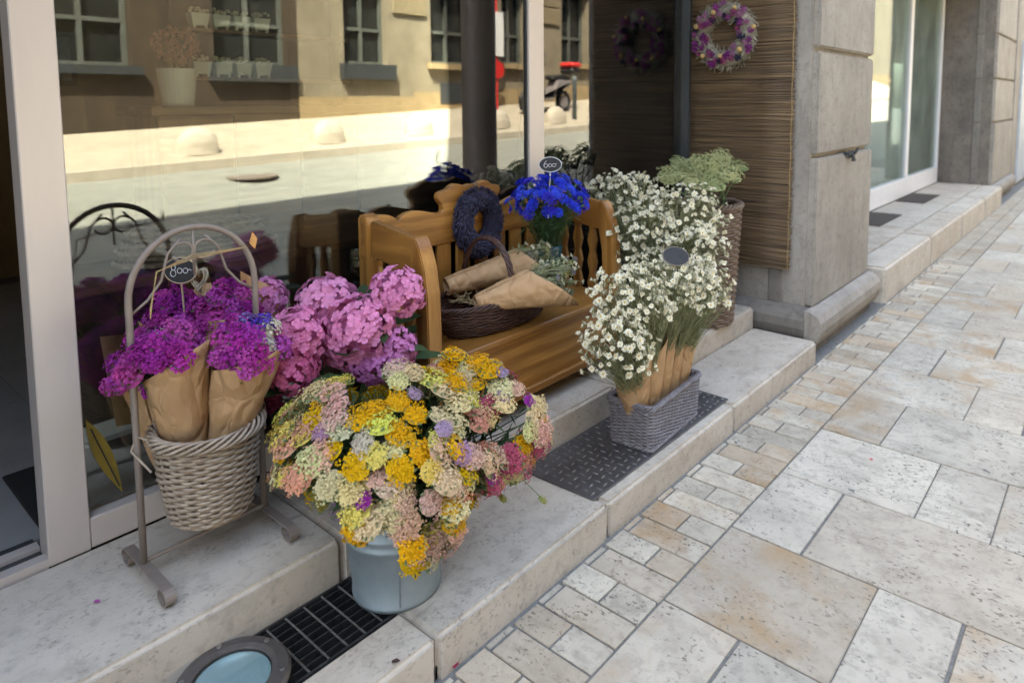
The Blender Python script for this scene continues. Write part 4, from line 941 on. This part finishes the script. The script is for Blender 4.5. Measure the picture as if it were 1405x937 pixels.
for s, X in ((1, BX0), (-1, BX1-.062)):
    pf_ = [(BYF-.008, ZU), (BYF-.008, .70), (BYF-.004, .84), (BYF+.012, .94), (BYF+.035, 1.0), (BYF+.055, 1.032), (BYF+.075, 1.035), (BYF+.085, 1.01), (BYF+.078, .90), (BYF+.06, .80), (BYF+.055, .66), (BYF+.055, ZU)]
    MB().prism(pf_, 0, X, X+.062).build('leg', M_pine_z, be, bevel=.004, seg=2)
    pb_ = [(BYB-.065, ZU), (BYB-.065, 1.04), (BYB-.05, 1.075), (BYB-.02, 1.085), (BYB, 1.07), (BYB, ZU)]
    MB().prism(pb_, 0, X, X+.058).build('leg', M_pine_z, be, bevel=.004, seg=2)
    MB().prism([(BYF+.08, .90), (BYB-.066, .93), (BYB-.066, 1.062), (BYF+.08, 1.028)], 0, X+.010, X+.048).build('arm_rail', M_pine_y, be, bevel=.004, seg=2)
    for k in range(3):
        yc = BYF+.135+k*.088; hw = .020
        prof = []
        for i in range(13):
            z_ = SZ+.002+i*(.915-SZ)/12; prof.append((hw*(1+.32*math.sin(i*1.55)), z_))
        MB().prism([(yc+a_, z_) for a_, z_ in prof]+[(yc-a_, z_) for a_, z_ in prof[::-1]], 0, X+.024, X+.044).build('arm_spindle', M_pine_z, be, bevel=.002)
# scalloped back rail: half outline mirrored
half = [(.0, 1.128), (.03, 1.124), (.055, 1.132), (.08, 1.138), (.105, 1.130), (.125, 1.116), (.150, 1.112), (.168, 1.106), (.174, 1.090), (.168, 1.072), (.152, 1.056), (.147, 1.036), (.158, 1.024), (.19, 1.028), (.24, 1.042), (.285, 1.050), (.325, 1.047), (.352, 1.036), (.366, 1.020), (.380, 1.036), (.41, 1.050), (.46, 1.056), (.515, 1.056)]
xc = 1.992
out = [(xc+x_*1.03, z_+.02) for x_, z_ in half[::-1]]+[(xc-x_*1.03, z_+.02) for x_, z_ in half[1:]]; lo = .915
MB().prism(out+[(out[-1][0], lo), (out[0][0], lo)], 1, BYB-.045, BYB-.015).build('back_rail', M_pine, be, bevel=.003)
for k in range(9):
    X = BX0+.13+k*.1085
    MB().box(X, X+.075, BYB-.038, BYB-.022, SZ+.002, lo+.004).build('back_slat', M_pine_z, be, bevel=.003)
# lavender wreath
LW = V((2.005, BYB-.078, .985))
lw = thing('lavender_wreath', LW, 'dark violet lavender wreath hung on the bench backrest', 'wreath')
b = MB(); NY = V((0, -1, 0)); X1 = V((1, 0, 0))
for i in range(1900):
    a = rnd.uniform(0, 6.283); bb = rnd.uniform(-1.2, 4.3); p_, d = ring_pt(LW, X1, Z1, NY, .088, .034, a, bb); p_.z = LW.z+(p_.z-LW.z)*1.18
    nn = (NY*math.sin(bb)+d*math.cos(bb)); tang = -X1*math.sin(a)+Z1*math.cos(a); dr = (nn*.8+tang*.9+rv(.4)).normalized()*rnd.uniform(.012, .024)
    b.tube([p_, p_+dr*.5, p_+dr], [.0014, .0032, .0012], 4)
tag(b.build('lavender_spikes', M_lav, lw), kind='stuff')
cr = MB().tube([V((LW.x+.088*math.cos(t), LW.y, LW.z+.088*1.18*math.sin(t))) for t in [6.2832*i/30 for i in range(30)]], .032, 8, True).build('core', M_lav, lw)
MB().tube([LW+V((0, 0, .14)), LW+V((-.012, .02, .165)), LW+V((0, .05, .185)), LW+V((.012, .02, .165)), LW+V((0, 0, .14))], .0015, 5).build('hanging_loop', M_dark, lw)
# brown basket on the bench with wrapped bunches
KC = V((1.95, 1.945, SZ))
wk = thing('handled_basket', KC, 'dark brown willow basket with a twisted hoop handle on the bench seat', 'basket')
kp_ = round_path(KC, .255, .335, .01, .45, .03)
b = MB(); weave(b, kp_, SZ+.006, SZ+.118, 17, 28, .004, .0042, 5, 1, .0022); tag(b.build('weave', M_wick_d, wk, smooth=True), kind='stuff')
b = MB(); stakes(b, kp_, SZ+.004, SZ+.12, 28, .003); tag(b.build('stakes', M_wick_d, wk), kind='stuff')
b = MB(); rim(b, kp_, 1, SZ+.125, 4, .0045, .008, 14, 110); tag(b.build('rim', M_wick_d, wk, smooth=True), kind='stuff')
b = MB(); b.add([V((kp_(i/28, 0)[0], kp_(i/28, 0)[1], SZ+.004)) for i in range(28)], [tuple(range(28))]); b.build('bottom', M_wick_d, wk)
hd = MB()
for c in range(4):
    pts = []
    for i in range(41):
        t = math.pi*i/40; a = 6.283*c/4+t*7; d = V((math.sin(a)*.007, math.cos(a)*.007, 0))
        pts.append(KC+V((-.045, -.142*math.cos(t)*1.0, .12+.235*math.sin(t)**.8))+d+V((0, 0, math.sin(a)*.004)))
    hd.tube(pts, .0062, 5)
hd.build('handle', M_wick_d, wk, smooth=True)
for sgn in (-1, 1): MB().tube([KC+V((-.045+.011*math.cos(t), sgn*.145+.012*math.sin(t), .118+.0035*t)) for t in [.6*i for i in range(22)]], .004, 5).build('handle_binding', M_wick_d, wk)
b = MB()
for i in range(110):
    p = KC+V((rnd.uniform(-.17, .08), rnd.uniform(-.08, .08), .10+rnd.uniform(0, .03))); d = V((rnd.uniform(-1, 1), rnd.uniform(-1, 1), rnd.uniform(-.1, .5))).normalized()*rnd.uniform(.03, .07); b.tube([p, p+d*.5+rv(.006), p+d], .0009, 3)
so_ = b.build('straw', M_straw); tag(so_, 'loose straw bedding in the dark brown basket', 'straw', kind='stuff')
def lying(label, base, mouth, r0, r1, th0, cut, n):
    t = thing('wrapped_bouquet', base, label, 'bouquet'); base, mouth = V(base), V(mouth); kraft(t, base, mouth, r0, r1, cut, th0, nz=16)
    az = (mouth-base).normalized(); a1 = az.orthogonal().normalized(); a2 = az.cross(a1); prs = []
    for i in range(n):
        r = r1*.9*math.sqrt((i+.5)/n); a = i*2.4; d = a1*math.cos(a)+a2*math.sin(a); p = mouth+d*r+az*rnd.uniform(-.02, .11)+UP*.02; nn = (az+d*.8+rv(.4)).normalized()
        if i % 3 == 0: inst('bloom', ME_yar[i % 5], t, p, facing(nn), rnd.uniform(.014, .02), rnd.choice(((.5, .48, .2), (.42, .48, .34), (.45, .38, .5))))
        else: inst('bloom', rnd.choice(ME_dai), t, p, facing(nn), rnd.uniform(.011, .016))
        prs.append((base+az*.16, p))
    stems(t, prs, .0014, M_sage, leaf=4, ll=.04)
lying('kraft wrapped bunch lying at the back of the brown basket towards the cornflowers', at(612, 394, 2.74), at(728, 358, 2.94), .034, .066, -.16, .14, 34)
lying('kraft wrapped bunch of white flowers across the front of the brown basket', at(652, 415, 2.60), at(757, 389, 2.74), .022, .090, -.16, .30, 60)
# ------------------------------------------------------------------ cornflowers in a teal vase
VC = V((2.40, 2.035, SZ))
vs_ = thing('teal_vase', VC, 'dark teal glazed vase holding cornflowers on the bench', 'vase')
MB().lathe([(0, 0), (.048, 0), (.055, .02), (.057, .19), (.060, .235), (.055, .235), (.052, .19), (.05, .02), (0, .015)], VC, 32).build('vase_body', M_teal, vs_, smooth=True)
cf = thing('cornflower_bunch', VC+V((0, 0, .22)), 'bunch of bright blue cornflowers in the teal vase', 'flowers')
prs = []; CC = at(752, 277, 2.98)
for i, q in enumerate(fib(125, .3)):
    if q.z < -.45 or (q.y > .5 and q.z < .1): continue
    p = ell(CC, .165, .12, .105, q*rnd.uniform(.7, 1.05))+UP*.02*noise.noise(q*3); nn = (rh*q.x*.8+fh*q.y*.8+UP*(q.z*.6+.5)+rv(.3)).normalized()
    inst('bloom', rnd.choice(ME_cor), cf, p, facing(nn), rnd.uniform(.020, .030), rnd.choice(((.035, .075, .80), (.022, .045, .66), (.06, .12, .88), (.05, .04, .60)))); prs.append((VC+V((rnd.uniform(-.035, .035), rnd.uniform(-.035, .035), .20)), p-nn*.014))
for i in range(70): prs.append((VC+V((rnd.uniform(-.04, .04), rnd.uniform(-.04, .04), .20)), ell(CC, .14, .1, .05, V((rnd.uniform(-1, 1), rnd.uniform(-1, 1), rnd.uniform(-1.4, -.2))))))
stems(cf, prs, .0017, M_corn_stem, leaf=2, ll=.07)
chalk_sign('price_sign', at(755, 226, 2.92), FN, .047, .031, '600', 'black oval chalk price sign reading 600 above the blue cornflowers', at(752, 300, 2.95), M_chalk)
# ------------------------------------------------------------------ white daisies in the grey basket
GC = V((2.412, 1.462, ZL+.010)); ga = math.radians(3.5)
gb = thing('rectangular_basket', GC, 'grey rectangular willow basket standing on the tread plate mat', 'basket')
gp = rect_path(GC, .425, .185, .02, .05, ga)
b = MB(); weave(b, gp, GC.z+.004, GC.z+.165, 23, 44, .0038, .0042, 5, 1, .0008); tag(b.build('weave', M_wick_g, gb, smooth=True), kind='stuff')
b = MB(); stakes(b, gp, GC.z, GC.z+.17, 44, .0036); tag(b.build('stakes', M_wick_g, gb), kind='stuff')
b = MB(); rim(b, gp, 1.05, GC.z+.178, 4, .005, .009, 22, 160); tag(b.build('rim', M_wick_g, gb, smooth=True), kind='stuff')
b = MB(); rim(b, gp, 0, GC.z+.005, 3, .0045, .006, 20, 140); tag(b.build('foot_rim', M_wick_g, gb, smooth=True), kind='stuff')
b = MB(); b.add([V((gp(i/40, 0)[0], gp(i/40, 0)[1], GC.z+.006)) for i in range(40)], [tuple(range(40))]); b.build('bottom', M_wick_g, gb)
ca, sa = math.cos(ga), math.sin(ga)
def daisies(label, base, mouth, r1, blooms, spread, th0=0.0, paper=True, grp=None, cut=.12, sz=(.0105, .0180), c=None, rad=None, name='daisy_bouquet', up=.35):
    t = thing(name, base, label, 'bouquet', grp); base, mouth = V(base), V(mouth)
    if paper: kraft(t, base, mouth, .034, r1, cut, th0)
    prs = []
    for i, q in enumerate(fib(blooms, .6)):
        if q.z < -.55: continue
        p = ell(c, *rad, q*rnd.uniform(.62, 1.06)); nn = (rh*q.x*.8+fh*q.y*.8+UP*(q.z*.6+up)-fh*.15+rv(.75)).normalized()
        me = ME_dai[3] if rnd.random() < .27 else rnd.choice(ME_dai[:3])
        inst('bloom', me, t, p, facing(nn), rnd.uniform(*sz)); st = mouth+(p-mouth)*.05+rv(.02); prs.append((base+(mouth-base)*.5+rv(.012), p-nn*.006))
    stems(t, prs, .0013, M_sage, leaf=5, ll=.028); return t
names = ['white daisy bunch in kraft paper at the near corner of the grey basket', 'white daisy bunch in kraft paper, second from the near corner of the grey basket', 'white daisy bunch in the middle kraft cone of the grey basket', 'white daisy bunch in kraft paper, second from the far end of the grey basket', 'white daisy bunch in kraft paper at the far end of the grey basket']
def gl_(x_, y_, z_): return V((GC.x+x_*ca-y_*sa, GC.y+x_*sa+y_*ca, z_))
spec = [(gl_(-.145, .01, .14), gl_(-.205, .0, .455), (848, 478, 2.47), (.15, .10, .15), .072), (gl_(-.09, -.005, .14), gl_(-.115, -.035, .52), (866, 412, 2.56), (.16, .12, .15), .060), (gl_(.0, -.005, .14), gl_(-.01, -.03, .53), (903, 392, 2.70), (.17, .12, .14), .054), (gl_(.08, -.005, .14), gl_(.09, -.03, .52), (930, 398, 2.80), (.16, .12, .14), .050), (gl_(.145, -.005, .14), gl_(.20, -.04, .50), (963, 396, 2.9), (.125, .11, .14), .054)]
for i, (b_, m_, c_, rd_, r1) in enumerate(spec):
    daisies(names[i], b_, m_, r1, 250, 1, 1.2+.5*i, True, None, .15, c=at(*c_), rad=rd_)
chalk_sign('price_sign', at(927, 352, 2.66), V((-.35, -.6, .6)), .055, .040, '', 'blank dark oval chalk sign half hidden among the white daisies', at(925, 400, 2.85), M_greyrim)
# ------------------------------------------------------------------ daisies and green heads at the back, tall basket
TC = V((3.50, 1.80, ZU))
tbk = thing('tall_basket', TC, 'tall brown willow basket beside the reed screen', 'basket')
tp = round_path(TC, .15, .185, .0)
b = MB(); weave(b, tp, ZU+.005, .90, 40, 24, .006, .0088, 5, 1, .001); tag(b.build('weave', M_wick_b, tbk, smooth=True), kind='stuff')
b = MB(); stakes(b, tp, ZU, .91, 24, .005); tag(b.build('stakes', M_wick_b, tbk), kind='stuff')
b = MB(); rim(b, tp, 1, .915, 4, .008, .014, 10); tag(b.build('rim', M_wick_b, tbk, smooth=True), kind='stuff')
MB().lathe([(0, 0), (.149, 0), (.149, .01), (0, .01)], (TC.x, TC.y, ZU), 24).build('bottom', M_wick_b, tbk)
gh = thing('green_yarrow_bunch', TC+V((0, 0, .6)), 'pale green flat flower heads in the tall brown basket', 'flowers')
prs = []
for px, py, dp, s_ in ((918, 240, 3.55, .10), (945, 232, 3.75, .11), (965, 225, 3.65, .12), (985, 232, 3.6, .115), (1003, 238, 3.55, .10), (1012, 228, 3.75, .09), (950, 248, 3.45, .10), (978, 250, 3.42, .11), (935, 225, 3.85, .10), (990, 215, 3.85, .095)):
    p = at(px, py, dp); nn = (V((-.35, -.45, .8))+rv(.3)).normalized(); inst('flower_head', rnd.choice(ME_yar), gh, p, facing(nn), s_*.72, rnd.choice(((.40, .42, .20), (.46, .46, .23), (.34, .38, .18)))); prs.append((TC+V((rnd.uniform(-.08, .08), rnd.uniform(-.08, .08), .55)), p-nn*.05))
stems(gh, prs, .004, M_umbel, leaf=5, ll=.08)
bt = thing('flower_tub', (3.0, 1.92, ZU), 'dark tub behind the bench arm filled with white daisies', 'tub')
MB().lathe([(0, 0), (.15, 0), (.18, .34), (.17, .34), (.14, .02), (0, .02)], (3.0, 1.92, ZU), 24).build('tub_body', M_dark, bt)
bd = [('tall loose white daisy bunch against the shop glass behind the bench arm', (858, 268, 3.45), (.22, .13, .13), 120), ('dense white daisy bunch in the tub beside the tall basket', (945, 300, 3.28), (.20, .14, .17), 165), ('white daisy bunch low in the tub just behind the bench arm', (880, 325, 3.22), (.17, .13, .17), 120), ('ragged white daisy bunch spilling over the front of the tall basket', (955, 345, 3.15), (.15, .11, .13), 90)]
for l_, c_, rd_, n in bd: daisies(l_, (3.0, 1.92, .5), at(c_[0], c_[1]+60, c_[2]), .05, min(290, int(n*2.3)), 1, 0, False, None, c=at(*c_), rad=rd_, sz=(.0125, .0195))
# ------------------------------------------------------------------ fallen petals and leaves
ME_pet = MB().add([(0, -1, 0), (.6, -.2, .25), (.4, .8, .1), (-.4, .8, .15), (-.6, -.2, .3), (0, 0, .05)], [(0, 1, 5), (1, 2, 5), (2, 3, 5), (3, 4, 5), (4, 0, 5)]).mesh('petal', M_petal)
for nm, px, py, z_, c_, lab, s_ in (('fallen_petal', 133, 825, ZU, (.55, .12, .45), 'single pink petal lying on the upper step', .010), ('fallen_petal', 1195, 630, 0, (.75, .05, .12), 'tiny red petal on a pale paving slab', .010), ('fallen_petal', 1324, 466, 0, (.75, .12, .14), 'tiny red petal on a paving slab beyond the pillar', .010), ('fallen_leaf', 543, 907, ZL, (.10, .06, .06), 'small dry dark leaf on the kerb stone by the drain', .012), ('fallen_petal', 625, 912, 0, (.35, .04, .10), 'crumpled dark red petal in the gutter at the kerb', .014)):
    v_ = rt*((px-CX)/F)+dn*((py-CY)/F)+fw; p = CAM+v_*((z_+.004-CAM.z)/v_.z)
    o = inst(nm, ME_pet, None, p, facing(UP), s_, c_); tag(o, lab, 'petal' if 'petal' in nm else 'leaf')
